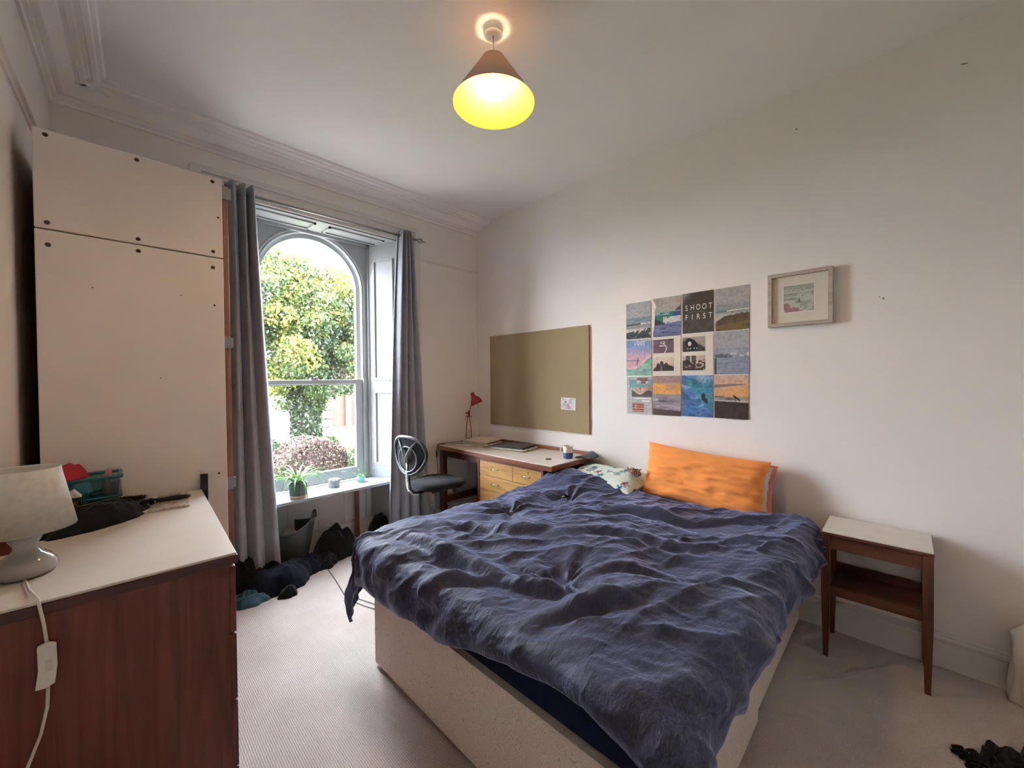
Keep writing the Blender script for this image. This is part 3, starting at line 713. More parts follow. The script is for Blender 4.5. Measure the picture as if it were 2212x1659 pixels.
# things on the desk
def sheet(pts, z, th, m=None):
    m = m or MB(); return m.prism(pts, z, z+th)
def printed(name, quad, n, m_, paint, label, cat, mat=None, parent=None, group=None, curl=None, thick=.0008):
    """flat printed sheet: quad = origin, U vector, V vector; paint(u, v)->rgb arrays, v up"""
    o, U, V = [np.array(x, float) for x in quad]; u = np.linspace(0, 1, n); v = np.linspace(0, 1, m_)
    uu, vv = np.meshgrid(u, v, indexing='ij'); N = np.cross(U, V); N = N/np.linalg.norm(N)
    P = o+uu[..., None]*U+vv[..., None]*V
    if curl is not None: P = P+curl(uu, vv)[..., None]*N
    idx = np.arange(n*m_).reshape(n, m_); f = np.stack([idx[:-1, :-1], idx[1:, :-1], idx[1:, 1:], idx[:-1, 1:]], -1).reshape(-1, 4)
    k = n*m_; B = P-N*thick
    ring = np.concatenate([idx[:-1, 0], idx[-1, :-1], idx[:0:-1, -1], idx[0, :0:-1]])
    fs = f.tolist()+(f[:, ::-1]+k).tolist()+[(ring[i], ring[i]+k, ring[(i+1) % len(ring)]+k, ring[(i+1) % len(ring)]) for i in range(len(ring))]
    me = bpy.data.meshes.new(name); me.from_pydata(np.concatenate([P.reshape(-1, 3), B.reshape(-1, 3)]).tolist(), [], [tuple(int(i) for i in q) for q in fs]); me.update()
    c = paint(uu, vv); cols = np.concatenate([c.reshape(-1, 3), np.tile(np.array(lin('cfc8be')), (k, 1))])
    set_cols(me, cols); ob = link_mesh(name, me, mat or M['vcol'], parent, False)
    if label: tag(ob, label, cat, group)
    return ob
C3 = lambda h: np.array(lin(h))
def mixc(c, h, m): return c*(1-m[..., None])+C3(h)*m[..., None]
def flat(u, h): return np.ones(u.shape+(3,))*C3(h)
def news(seed):
    def f(u, v):
        c = flat(u, 'cfc6bd')
        colm = (np.abs((u*3) % 1-.5) < .44)
        lines = (np.sin(v*150) > -.2) & colm & (hsh(np.floor(u*60), np.floor(v*48), seed) > .3)
        c = mixc(c, '6e655e', lines*.7)
        for k in range(3):
            r = np.random.RandomState(seed*7+k); x, y, w_, h_ = r.uniform(0, .6), r.uniform(0, .7), r.uniform(.2, .38), r.uniform(.15, .28)
            mm = (u > x) & (u < x+w_) & (v > y) & (v < y+h_); c = mixc(c, ['6f6a78', '8b7f76', '4b4550'][k], mm*(.5+.5*fbm(u*9, v*9, seed+k)))
        return c
    return f
# newspapers stacked by the lamp
obj_n = thing('newspaper_stack', 'slanting stack of folded newspapers on the desk beside the red lamp', 'newspapers', (2.6, 3.0, DZ))
for k, (ang, dx, dy) in enumerate(((.10, -.03, .02), (.02, .0, -.01), (.2, -.015, .02), (.12, .01, .0))):
    c, s_ = math.cos(ang), math.sin(ang); o = np.array([2.44+dx, 3.07+dy, DZ+.009+.011*k]); U = np.array([.27*s_*.3, -.30*c, .0]); V = np.array([.27, .06+.1*s_, 0.])
    nb = printed('newspaper', (o, U, V), 30, 26, news(3+k) if k < 3 else (lambda u, v: mixc(flat(u, 'e0dad6'), 'c4bbb6', fbm(u*3, v*3, 4)*.5)), None, None, curl=lambda u, v, k=k: .004*np.sin(3*u+k)+(.022*sst(.5, 1, v)*sst(.2, .6, u)*(1-u) if k == 3 else 0), thick=.009)
    nb.location = -Vector(obj_n.location); nb.parent = obj_n
printed('magazine', ((2.30, 3.20, DZ+.006), (.06, -.30, 0), (.17, .03, 0)), 40, 26, lambda u, v: mixc(news(12)(u, v), '5a5a78', ((u > .25) & (u < .6) & (v > .3) & (v < .8))*.8), 'open printed magazine page at the window end of the desk', 'magazine', thick=.003)
lp = thing('laptop', 'closed black laptop lying on its sleeve on the desk', 'laptop', (2.58, 2.53, DZ+.02), .2)
obj('lid', MB().prism(rrect(-.105, .105, -.165, .165, .012), .009, .017), plain('laptop_lid', '3a3a3e', .35, .3), lp, bevel=.0015)
obj('body', MB().prism(rrect(-.105, .105, -.165, .165, .012), 0, .0085), M['black'], lp)
def mat_sleeve():
    m, nt, b = nodes('speckled_sleeve'); v = coords(nt); f = noise_node(nt, v, 160, 2, .6)
    nt.links.new(ramp(nt, f, [(.42, lin('6f675c')), (.55, lin('cfc8bc'))]), b.inputs['Base Color']); b.inputs['Roughness'].default_value = .9; return m
sl_ = thing('laptop_sleeve', 'speckled cream padded sleeve under the laptop', 'sleeve', (2.575, 2.525, DZ+.001), .2)
obj('padding', MB().prism(rrect(-.125, .125, -.185, .185, .025), 0, .018), mat_sleeve(), sl_, True, bevel=.007)
mg = thing('mug', 'cream and blue two-tone mug on the desk near the pillow', 'mug', (2.55, 1.905, DZ))
mb_ = obj('body', MB().lathe([(.036, .044), (.0385, .06), (.039, .098), (.036, .098), (.034, .03), (.001, .028)], n=30, cap=False), M['cream_glaze'], mg, True)
obj('blue_glaze_band', MB().lathe([(.001, 0), (.034, .0), (.037, .004), (.0386, .044), (.0375, .046)], n=30, cap=False), M['blue_glaze'], mg, True)
obj('handle', MB().tube([(-.006+.0*a, .036+.026*math.sin(a), .06+.026*math.cos(a)) for a in [PI*k/10 for k in range(11)]], .0048, n=8), M['cream_glaze'], mg, True).rotation_euler = (0, 0, .3)
tag(obj('ring_mark', MB().tube([(2.41+.021*math.cos(2*PI*k/28), 1.99+.021*math.sin(2*PI*k/28), DZ+.003) for k in range(28)], .0026, n=8, closed=True), plain('dark_band', '2f241e', .5), None, True), 'small dark ring mark on the desk before the mug', 'ring mark')  # ring mark on the desk top, modelled as a thin raised ring
cl = MB(); P = []
for i in range(14):
    P.append([(2.60+.013*j, 1.872-.010*i+.006*math.sin(j*.6), DZ+.004+.034*(j/11)**1.5*math.sin(PI*i/13)+.002*math.sin(i*1.3+j)*math.sin(PI*i/13)) for j in range(12)])
o = obj('folded_cloth', cl.grid(P), plain('slate_denim', '59626f', .9, var=.1, bscale=250, bstr=.3), None, True); o.modifiers.new('t', 'SOLIDIFY').thickness = .004
tag(o, 'slate blue cloth bunched at the pillow end of the desk', 'cloth')

# red desk lamp
rl = thing('desk_lamp', 'red balanced-arm desk lamp clamped at the window corner of the desk', 'lamp', (2.585, 3.185, DZ), math.radians(-45))
obj('clamp', MB().cyl((0, 0, 0), (0, 0, .03), .014).box(-.02, .02, -.018, .018, 0, .012), M['red'], rl)
J1 = (0.0, 0, .265); J2 = (.045, 0, .40)
for dx in (-.02, .018): obj('lower_arm', MB().tube([(dx*1.5, 0, .02), (dx*1.2, 0, .15), (dx*.5, 0, .25)], .004, n=8), M['red'], rl, True)
obj('spring', MB().tube([(.003+.005*math.cos(k*1.2), .005*math.sin(k*1.2), .03+k*.0014) for k in range(70)], .0012, n=5), M['steel'], rl, True)
obj('elbow_joint', MB().box(-.035, .03, -.008, .008, .248, .254).cyl((-.02, -.012, .285), (-.02, .012, .285), .011).box(-.008, .016, -.009, .009, .25, .31), M['red'], rl)
for dy in (-.007, .007): obj('upper_arm', MB().tube([(.0, dy, .27), (.02, dy, .34), (.04, dy, .42)], .004, n=8), M['red'], rl, True)
hd = MB(); ax = Vector((.42, 0, -.9)).normalized(); e1 = Vector((0, 1, 0)); e2 = ax.cross(e1)
prof = [(.012, -.06), (.02, -.058), (.021, -.03), (.024, -.02), (.036, -.004), (.05, .018), (.06, .045), (.064, .065)]
P = [[tuple(Vector((.06, 0, .44))+ax*d+e1*r*math.cos(2*PI*k/24)+e2*r*math.sin(2*PI*k/24)) for k in range(24)] for r, d in prof]
hs = obj('lamp_head', hd.grid(P, True).add(P[0], [tuple(range(24))]), M['red'], rl, True); hs.modifiers.new('t', 'SOLIDIFY').thickness = .0015
pb = Vector((.06, 0, .44))+ax*.062
obj('switch_rod', MB().cyl(tuple(pb), tuple(pb+ax*.03), .002).sphere(tuple(pb+ax*.032), .004), M['black'], rl, True)
fx = obj('flex', MB().tube([(2.57, 3.19, DZ+.008), (2.47, 3.205, DZ+.006), (2.35, 3.2, DZ+.006), (2.24, 3.215, DZ+.012), (2.215, 3.22, DZ-.02), (2.21, 3.215, DZ-.10), (2.205, 3.19, .5), (2.21, 3.14, .35), (2.23, 3.10, .2), (2.26, 2.95, .03), (2.3, 2.8, .006)], .003, n=8).tube([(2.212, 3.218, DZ-.055), (2.211, 3.215, DZ-.11)], .008, n=8), M['blackcable'], None, True)
fx.parent = rl; fx.matrix_parent_inverse = (Matrix.Translation(rl.location) @ Matrix.Rotation(math.radians(-45), 4, 'Z')).inverted()

# ------------------------------------------------------------------ pinboard and pictures on the right wall
pbd = thing('pinboard', 'large olive felt pinboard on the wall above the desk', 'pinboard', (RX, 2.45, 1.38))
obj('felt_panel', MB().box(RX-.016, RX-.001, 1.857, 3.055, .938, 1.83), M['pinboard'], pbd, world=True)
em = wood('board_edge', '7b5234', '8d6240', 'a07450', (8, 1, 8), .5)
for nm, b_ in (('edge_strip', (RX-.0165, RX-.001, 1.853, 1.857, .934, 1.834)), ('edge_strip', (RX-.0165, RX-.001, 3.055, 3.058, .934, 1.834)), ('edge_strip', (RX-.0165, RX-.001, 1.857, 3.055, .934, .938)), ('edge_strip', (RX-.0165, RX-.001, 1.857, 3.055, 1.83, 1.833))):
    obj(nm, MB().box(*b_), em, pbd, world=True)
def snap(u, v):
    c = flat(u, 'c9c3c8'); c = mixc(c, '8e8790', (fbm(u*6, v*3, 3) > .55)*.6); c = mixc(c, '3b3440', (((u-.3)/.09)**2+((v-.62)/.08)**2 < 1)*.9)
    c = mixc(c, 'b0506c', (((u-.5)/.1+(v-.35)/.3)**2+((u-.5-.3*(v-.3))/.14)**2 < .8)*(v < .55)*.9); c = mixc(c, 'dedada', (np.abs(u*.6+v-.75) < .02)*.7)
    b_ = (u < .05) | (u > .95) | (v < .05) | (v > .95); return mixc(c, 'e4dfdc', b_*1.0)
printed('photograph', ((RX-.018, 2.143, 1.128), (0, -.152, -.004), (0, -.003, .103)), 110, 80, snap, 'small glossy photograph pinned low on the felt board', 'photograph', thick=.0006)

def sea(u, v, hz, sky, wcol, seed, foam=.5):
    c = np.ones(u.shape+(3,)); n = fbm(u*3, v*6, seed)
    c = C3(sky[0])*(1-n[..., None])+C3(sky[1])*n[..., None]
    t = np.clip((hz-v)/hz, 0, 1); m = fbm(u*4, v*34, seed+5, 3)
    wv = C3(wcol[0])*(1-m[..., None])+C3(wcol[1])*m[..., None]
    return np.where((v < hz)[..., None], wv, c)
def sil(u, v, cx, cy, s, ang=0):       # small standing surfer silhouette
    x, y = (u-cx)/s, (v-cy)/s; x, y = x*math.cos(ang)+y*math.sin(ang), -x*math.sin(ang)+y*math.cos(ang)
    body = ((x/.16)**2+((y-.15)/.42)**2 < 1); head = (x**2+(y-.72)**2 < .025); legs = (np.abs(np.abs(x)-.1-.18*np.clip(-y, 0, 1)) < .07) & (y < .05) & (y > -.95)
    arms = (np.abs(y-.32-.2*x) < .06) & (np.abs(x) < .5)
    return (body | head | legs | arms)
def p_tl(u, v):
    c = sea(u, v, .58, ('9aa0ad', 'a8a3a3'), ('5d6f7a', '87959a'), 1); c = mixc(c, '9a9a9a', sst(.47, .40, v)*.6)
    c = mixc(c, '33332f', ((np.abs(v-.385-.03*u) < .022) & (u < .58))*.9); c = mixc(c, 'd8d4cc', ((v < .41+.02*u) & (v > .385) & (u > .6) & (fbm(u*20, v*30, 2) > .3))*.9)
    c = mixc(c, 'cfc8bf', ((v < .3) & (v > .12))*.8*sst(.3, .25, v)); rk = (v < .18+.1*u) & (ridge(u*5, v*9-u*5, 7) > .52); c = mixc(c, '23242c', rk*.95); return mixc(c, '2a2727', ((v < .10) & (u > .55) & (fbm(u*9, v*9, 3) > .35))*.9)
def p_t2(u, v):
    c = C3('aaa49d')*(1-.25*fbm(u*3, v*4, 3)[..., None])
    wave = v < .62; c = np.where(wave[..., None], C3('2f4a7a')*np.ones_like(c), c)
    f = fbm(u*5-v*3, v*9, 9); gr = wave & (v > .33) & (u < .72+.2*(v-.4)); c = mixc(c, '1f7a62', gr*(.55+.45*f)); c = mixc(c, '2f6a4a', (gr & (f > .55))*.5); c = mixc(c, '8fb8c8', (gr & (v > .55) & (f > .5))*.6)
    c = mixc(c, '2b2f2e', ((v > .27) & (v < .46-.5*np.clip(u-.12, 0, 1)**1.3) & (u < .42))*.95); fo = (v < .50) & (v > .30+.1*u*.3) & (u > .40) & (fbm(u*12, v*12, 5) > .62-.5*u+.5*(v-.3)); c = mixc(c, 'd5cfd2', fo*.9)
    low = v < .29+.07*u; m = fbm(u*5, v*26, 13); c = np.where(low[..., None], (C3('23265c')*(1-m[..., None])+C3('8489ac')*m[..., None]), c)
    c = mixc(c, 'e2dccf', (u < np.interp(v, [0, .1, .3, .55, .7, .8, .93, 1], [.05, .04, .09, .1, .1, .16, .06, .01]) + .012*fbm(u*0+3, v*40, 4))*1.); c = mixc(c, '2c2a55', ((v > .64) & (v < .64+.12*(u-.8)/.2) & (u > .8))*.9); return c
def p_shoot(u, v):
    c = flat(u, '2e2a26'); n = fbm(u*4+v*3, v*2-u*1, 3); c = mixc(c, '4f4740', n*.6); st = ridge(u*2+v*3, (v-u)*6, 8); c = mixc(c, '6b6258', (st**3)*.5*(v < .45)); c = mixc(c, '7d8184', sst(.0, .35, (v-.70)-(u)*.75+.05)*.95); return mixc(c, '8f8478', ((np.abs(v-.505-.02*np.sin(u*5)) < .006) & (u > .2) & (u < .8))*.5)
def p_t4(u, v):
    c = sea(u, v, .62, ('a7a19e', '9c9a9c'), ('7c8284', '9aa0a0'), 4); c = mixc(c, 'd6d0c8', ((np.abs(v-.45-.02*u) < .013) & (u > .35))*.95); c = mixc(c, '55585a', ((np.abs(v-.448-.02*u) < .01) & (u < .35))*.8)
    c = mixc(c, 'bdb8b2', (v < .42)*sst(.43, .36, v)*.8); rk = v < np.interp(u, [0, .3, .6, 1], [.2, .33, .36, .38])+.05*(ridge(u*9, v*3, 3)-.5); n = fbm(u*8, v*10, 4)
    c = np.where(rk[..., None], C3('35302a')*(1-n[..., None])+C3('6a5a45')*n[..., None], c); return mixc(c, '7a6238', ((v < .12+.1*u) & (n > .4))*.6)
def p_vans(u, v):
    c = C3('6f8fc0')*sst(.4, .9, v)[..., None]+C3('c8a0ac')*(1-sst(.4, .9, v))[..., None]; n = fbm(u*7, v*14, 3)
    c = mixc(c, 'cbbfae', sst(.93, .96, v-.05*(1-u))*.9); c = mixc(c, '8d8a70', ((v > .93) & (np.sin(u*70) > .2))*.5)
    c = mixc(c, 'e5b9bd', ((v < np.interp(u, [0, .5, 1], [.2, .3, .62])) & (v > np.interp(u, [0, .5, 1], [.05, .16, .46])))*.55); wv = v < np.interp(u, [0, .35, .6, 1], [.20, .16, .30, .52]); c = np.where(wv[..., None], C3('2f7a66')*(1-n[..., None])+C3('a9cfc0')*n[..., None], c)
    c = mixc(c, '55607a', ((np.abs(v-.42) < .012) & (u < .4))*.8); return mixc(c, '3a3038', sil(u, v, .45, .38, .13, -.3)*.95)
def p_r2(u, v):
    c = flat(u, '9c9ca4'); c = mixc(c, 'a5a3a8', fbm(u*2, v*2, 1)*.6); s_ = v < .60; m = fbm(u*3, v*30, 4); c = np.where(s_[..., None], C3('747e8e')*(1-m[..., None])+C3('959cac')*m[..., None], c)
    c = mixc(c, '4c5560', ((((u-.25)/.3)**2+((v-.43)/.045)**2 < 1))*.9); c = mixc(c, 'd8d6d8', ((v < .50) & (v > .41) & (u > .4) & (fbm(u*9, v*14, 3) > .42))*.9); c = mixc(c, 'aeb0ba', ((v < .56) & (v > .44) & (fbm(u*5, v*8, 6) > .5) & (u > .2))*.5)
    return mixc(c, '2c2c2c', ((u < .06) & (v < .38))*.9)
def p_b1(u, v):
    g = (np.abs((u*9) % 1-.5) > .45) | (np.abs((v*13) % 1-.5) > .45); c = mixc(flat(u, 'b3b4b2'), '8c9496', g*.7); c = mixc(c, '5f9a9e', ((u > .12) & (v > .70) & (v < .93))*.9); c = mixc(c, 'b06a4a', ((u > .75) & (v > .5) & (v < .85) & (fbm(u*8, v*8, 3) > .4))*.7)
    c = mixc(c, 'c59a86', ((u > .3) & (u < .85) & (v > .55) & (v < .72))*.8); c = mixc(c, '3a3330', ((v > .46) & (v < .58+.06*np.sin(u*9)) & (u > .2))*.9); c = mixc(c, '2a2220', sil(u, v, .55, .66, .06)*.9)
    bx = (u > .42) & (u < .85) & (v > .82) & (v < .97); c = mixc(c, 'a88', bx*1.) if False else mixc(c, '7a4a4c', bx*.9); c = mixc(c, 'e0d8d4', (bx & (fbm(u*14, v*14, 6) > .52))*.9); c = mixc(c, 'e6e2dc', ((u > .28) & (u < .93) & (v > .405) & (v < .435))*1.); c = mixc(c, 'e6e2dc', ((u > .6) & (u < .93) & (v > .335) & (v < .375))*1.)
    bx = (u > .22) & (u < .7) & (v > .06) & (v < .30); c = mixc(c, '8a4630', bx*1.); c = mixc(c, 'd0b0a0', (bx & (np.abs((v*16) % 1-.5) < .12))*.8); return mixc(c, 'e0c8b8', (bx & sil(u, v, .36, .2, .07))*.9)
def p_b2(u, v):
    c = C3('d59b52')*np.ones(u.shape+(3,)); c = mixc(c, '8a727c', sst(.80, .84, v)*.95); c = mixc(c, 'a58a80', ((fbm(u*3, v*7, 5) > .52) & (v > .6))*.6); s_ = v < .535; m = fbm(u*3, v*16, 6); c = np.where(s_[..., None], C3('6d5f6c')*(1-m[..., None])+C3('a298a4')*m[..., None], c)
    c = mixc(c, '4d4a58', (((u-.35)/.2)**2+((v-.36)/.03)**2 < 1)*.8); c = mixc(c, 'c0b8c0', ((v < .42) & (v > .36) & (u < .2))*.6); c = mixc(c, 'b4aab4', ((v < .26) & (v > .15) & (m > .45))*.6); return mixc(c, '4c3a3a', (v < .17-.05*u)*.95)
def p_b3(u, v):
    t = u*.8+v; n = ridge(u*2+v*6, (v+.9*u)*3-u*5, 4); c = C3('3f6fa8')*np.ones(u.shape+(3,)); c = mixc(c, '8fb4d8', (n**2.2)*.8); c = mixc(c, '20406f', ((fbm(u*3+v*2, v*6, 8) > .56)*.6)); c = mixc(c, '3f8a96', ((v > .95-.9*u+.0) & (v < .9))*.75)
    c = mixc(c, '9aa8b0', ((v > .82) & (u > .5))*.6*(fbm(u*6, v*6, 2) > .35)); c = mixc(c, '2c5f74', ((v > .7) & (v < .93) & (fbm(u*5, v*5, 9) > .5) & (u > .2))*.7); c = mixc(c, '2f5590', (v < .3-.1*np.sin(u*4))*.5)
    b_ = (((u-.70)/.07)**2+((v-.52)/.05)**2 < 1) | ((np.abs((v-.42)+.6*(u-.74)) < .06) & (np.abs(u-.74) < .10)); return mixc(c, '2a2422', b_*.95)
def p_b4(u, v):
    c = C3('c2a494')*sst(.45, 1, v)[..., None]+C3('d09a66')*(1-sst(.45, 1, v))[..., None]; c = mixc(c, '6f6066', (((np.abs(v-.745-.05*u) < .03*(1.1-u)+.012*fbm(u*9, v*4, 3)) & (u < .9)))*.85); c = mixc(c, 'e0a060', (((u-.8)/.3)**2+((v-.65)/.08)**2 < 1)*.4)
    s_ = v < .50; m = fbm(u*4, v*14, 6); c = np.where(s_[..., None], C3('76706f')*(1-m[..., None])+C3('a8a19c')*m[..., None], c); c = mixc(c, '575150', ((((u-.45)/.13)**2+((v-.455)/.035)**2 < 1) | (((u-.1)/.2)**2+((v-.50)/.02)**2 < 1))*.8); c = mixc(c, 'c4bab0', ((v < .42) & (v > .395-.02*u))*.8)
    c = np.where((v < .40-.03*u)[..., None], C3('3c2e2c')*(.8+.5*fbm(u*9, v*9, 2)[..., None]), c); c = mixc(c, '241c1c', sil(u, v, .62, .46, .085)*1.); return mixc(c, '241c1c', ((np.abs((v-.475)+.5*(u-.66)) < .025) & (np.abs(u-.66) < .1))*.95)
def photo(kind):
    def f(u, v):
        if kind == 0:
            c = C3('6a4e5c')*(.6+.8*fbm(u*4, v*4, 2)[..., None]); c = mixc(c, 'c9b8b8', ((np.abs(u-.55-.1*np.sin(v*5)) < .035) & (v < .75))*.9); c = mixc(c, 'd8c8c8', ((((u-.42)/.14)**2+((v-.52)/.05)**2 < 1) | ((((u-.47)/.12)**2+((v-.75)/.1)**2 < 1) & (((u-.47)/.08)**2+((v-.75)/.06)**2 > 1)))*.8); c = mixc(c, '2a1c24', ((v > .9) & (u > .75))*.9)
        elif kind == 1:
            c = flat(u, '3a3835'); c = mixc(c, 'a09890', sst(.0, .2, v-.95+.9*u-.1)*.9*(u > .2)); c = mixc(c, '8a827a', ((v > .75) & (u < .25))*.8); bl = ((u-.38-.25*(.6-v))/.26)**2+((v-.5)/.42)**2 < 1; c = mixc(c, '121010', bl*1.); c = mixc(c, 'd8cfc6', ((((u-.32)/.08)**2+((v-.55)/.16)**2 < 1) & (fbm(u*9, v*9, 3) > .35))*.95)
            for x in (.24, .36, .52, .64): c = mixc(c, 'd8cfc6', (((u-x)/.03)**2+((v-.22)/.04)**2 < 1)*.9)
        elif kind == 2:
            c = C3('cdb9a8')*(.75+.35*v[..., None]); c = mixc(c, 'd09a68', ((v > .35) & (v < .5))*.4); hd = np.zeros(u.shape, bool)
            for x, h_ in ((.25, .48), (.42, .62), (.64, .50)): hd |= (((u-x)/.085)**2+((v-h_+.05)/.13)**2 < 1)
            hd |= v < np.interp(u, [0, .2, .5, .8, 1], [.1, .42, .5, .4, .3])*1.0; c = mixc(c, '1c1214', hd*.97); c = mixc(c, '8c6b70', ((np.abs(u-.4) < .05) & (v < .38))*.6)
        else:
            c = C3('b8a69a')*np.ones(u.shape+(3,)); c = mixc(c, '241c1c', ((u > .15) & (u < .6) & (v > .45) & (np.abs(u-.37) > .04))*.85); c = mixc(c, '2b2222', ((fbm(u*5, v*5, 8)+.6*(.55-v)-.35*np.abs(u-.35) > .45) & (v < .7))*.95); c = mixc(c, 'b07a6a', ((((u-.45)/.05)**2+((v-.5)/.06)**2 < 1) | (((u-.32)/.06)**2+((v-.3)/.07)**2 < 1) | (((u-.62)/.05)**2+((v-.22)/.1)**2 < 1))*.8)
        return c
    return f
def white_sheet(u, v): return flat(u, 'd9cfc2')
XW = RX-.004
def wallprint(name, y0, y1, z0, z1, paint, label, cat='print', n=120, m_=160, parent=None, off=0, curl=None, skew=0):
    grain = (lambda u, v: np.clip(paint(u, v)*(.74+.52*fbm(u*14+y0*9, v*20, 91, 4))[..., None], 0, 1)) if paint is not white_sheet else paint
    return printed(name, ((XW-off, y0, z0), (0, y1-y0, 0), (0, skew, z1-z0)), n, m_, grain, label, cat, parent=parent, group=None if parent else 'surf pictures stuck on the wall', curl=curl, thick=.0007)
bc = lambda u, v: .004*sst(.6, 1, 1-v)*np.sin(u*2.5)**2
wallprint('magazine_page', 1.522, 1.327, 1.688, 1.958, p_tl, 'grey seascape page with dark rocks, top left of the wall collage')
wallprint('magazine_page', 1.318, 1.109, 1.689, 1.965, p_t2, 'torn magazine page of a green breaking wave in the wall collage')
sh = wallprint('magazine_page', 1.098, .897, 1.696, 1.968, p_shoot, 'black magazine page lettered SHOOT FIRST in the wall collage')
wallprint('magazine_page', .886, .690, 1.693, 1.967, p_t4, 'grey sea page with brown rocks, top right of the wall collage')
vp = wallprint('magazine_page', 1.522, 1.321, 1.412, 1.682, p_vans, 'pastel page of a surfer under VANS lettering in the wall collage')
wallprint('magazine_page', .892, .692, 1.414, 1.689, p_r2, 'pale grey page of one small wave below the rocky sea page', curl=bc)
wallprint('magazine_page', 1.519, 1.321, 1.125, 1.404, p_b1, 'busy contents page on tile pattern, bottom left of the wall collage', curl=bc)
wallprint('magazine_page', 1.312, 1.111, 1.126, 1.409, p_b2, 'orange sunset over purple sea page in the wall collage')
wallprint('magazine_page', 1.104, .902, 1.130, 1.410, p_b3, 'blue breaking wave page with a bodysurfer in the wall collage')
wallprint('magazine_page', .893, .695, 1.130, 1.408, p_b4, 'sunset beach page with a surfer carrying a board, bottom right of collage', curl=bc)
for (y0, y1, lab, kk) in ((1.314, 1.112, 'white page with a cyclist photo above a group silhouette photo', (0, 2)), (1.104, .900, 'white page with a crouching figure photo above an indoor group photo', (1, 3))):
    wsheet = wallprint('magazine_page', y0, y1, 1.414, 1.686, white_sheet, lab, n=8, m_=8)
    ya = y0-.006
    for (z0, z1), k in zip(((1.571, 1.669), (1.443, 1.543)), kk):
        wallprint('printed_photo', ya, ya-.149, z0, z1, photo(k), None, None, 96, 70, wsheet, .0008)

def text_mesh(name, body, size, sx, space, mat, origin, U, V, parent, ext=.0004):
    cu = bpy.data.curves.new(name, 'FONT'); cu.body = body; cu.size = size; cu.space_character = space; cu.extrude = 0; cu.align_x = 'CENTER'
    to = bpy.data.objects.new(name, cu); COL.objects.link(to); bpy.context.view_layer.update()
    me = bpy.data.meshes.new_from_object(to.evaluated_get(bpy.context.evaluated_depsgraph_get())); COL.objects.unlink(to); bpy.data.objects.remove(to)
    o_ = np.array(origin, float); U = np.array(U, float); V = np.array(V, float)
    for v in me.vertices:
        p_ = o_+U*v.co.x*sx+V*v.co.y; v.co = p_
    me.name = name; return link_mesh(name, me, mat, parent)
def letters(body, size, sx, pitch, y, z, parent):
    for k, c_ in enumerate(body): text_mesh('letter', c_, size, sx, 1, M['ink_white'], (XW-.0012, y-(k-(len(body)-1)/2)*pitch, z), (0, -1, 0), (0, 0, 1), parent)
letters('SHOOT', .052, .72, .0385, .993, 1.850, sh)
letters('FIRST', .052, .72, .0385, .993, 1.787, sh)
letters('VANS', .032, .9, .0235, 1.415, 1.636, vp)
obj('lettering_bar', MB().box(XW-.0016, XW-.001, 1.366, 1.440, 1.6605, 1.6645), M['ink_white'], vp)

# framed print
fp_ = thing('framed_print', 'small harbour print in a white mount and limed wood frame', 'picture', (RX, .435, 1.84))
fy0, fy1, fz0, fz1, t = .284, .587, 1.687, 1.994, .02
for nm, b_ in (('frame_rail', (fy0, fy1, fz1-t, fz1)), ('frame_rail', (fy0, fy1, fz0, fz0+t)), ('frame_stile', (fy0, fy0+t, fz0+t, fz1-t)), ('frame_stile', (fy1-t, fy1, fz0+t, fz1-t))):
    obj(nm, MB().box(RX-.034, RX-.002, b_[0], b_[1], b_[2], b_[3]), M['framewood'], fp_, world=True, bevel=.001)
obj('mount', MB().box(RX-.018, RX-.012, fy0+t, fy1-t, fz0+t, fz1-t), M['mattwhite'], fp_, world=True)
mw = MB()
for b_ in ((.362, .513, 1.918, 1.922), (.362, .513, 1.762, 1.766), (.509, .513, 1.766, 1.918), (.362, .366, 1.766, 1.918)): mw.box(RX-.0195, RX-.018, *b_)
obj('mount_bevel', mw, M['white'], fp_, world=True)
def harbour(u, v):
    c = C3('b9bdb2')*(.9+.2*fbm(u*6, v*9, 3)[..., None]); c = mixc(c, '96988f', ((v > .86-.06*u) & (fbm(u*5, v*8, 2) > .25))*.7); c = mixc(c, '4c4a44', ((np.abs(v-.78-.03*u+.02*np.sin(u*30)) < .012) & (u > .08) & (u < .85) & (hsh(np.floor(u*40), u*0, 3) > .35))*.8)
    c = mixc(c, '8b9078', ((v < .70+.02*np.sin(u*7)) & (v > .66-.06*(u < .45)) & (fbm(u*9, v*9, 5) > .3))*.8); c = mixc(c, '5a4a46', ((np.abs(v-.47) < .012) & (u < .5))*.9); c = mixc(c, '8a7c76', ((v > .47) & (v < .55) & (u < .42) & (hsh(np.floor(u*24), np.floor(v*40), 5) > .35))*.8)
    for x, y, s_ in ((.52, .34, .10), (.44, .33, .06), (.63, .56, .035), (.71, .6, .03), (.94, .6, .05)): c = mixc(c, '4d4a3e', ((np.abs(u-x) < s_*.5*(1-(v-y)/(s_*2))) & (v > y) & (v < y+2*s_))*.85)
    c = mixc(c, '8f8880', ((fbm(u*7, v*12, 8) > .53) & (u > .55) & (v < .42))*.7)
    for x, y, s_ in ((.08, .22, .14), (.16, .07, .12), (.32, .07, .12), (.44, .07, .09)): c = mixc(c, '96666c', (((u-x)/s_)**2+((v-y)/(s_*.95))**2 < 1)*.9)
    return c
pr_ = printed('print', ((RX-.0182, .509, 1.766), (0, -.143, 0), (0, 0, .152)), 130, 130, harbour, None, None, thick=.0003); pr_.location = -Vector(fp_.location); pr_.parent = fp_
gl = MB(); gl.add([(RX-.024, fy1-t, fz0+t), (RX-.024, fy0+t, fz0+t), (RX-.024, fy0+t, fz1-t), (RX-.024, fy1-t, fz1-t)], [(0, 1, 2, 3)]); obj('glazing', gl, glass('picture_glass', (1, 1, 1), .03), fp_, world=True)
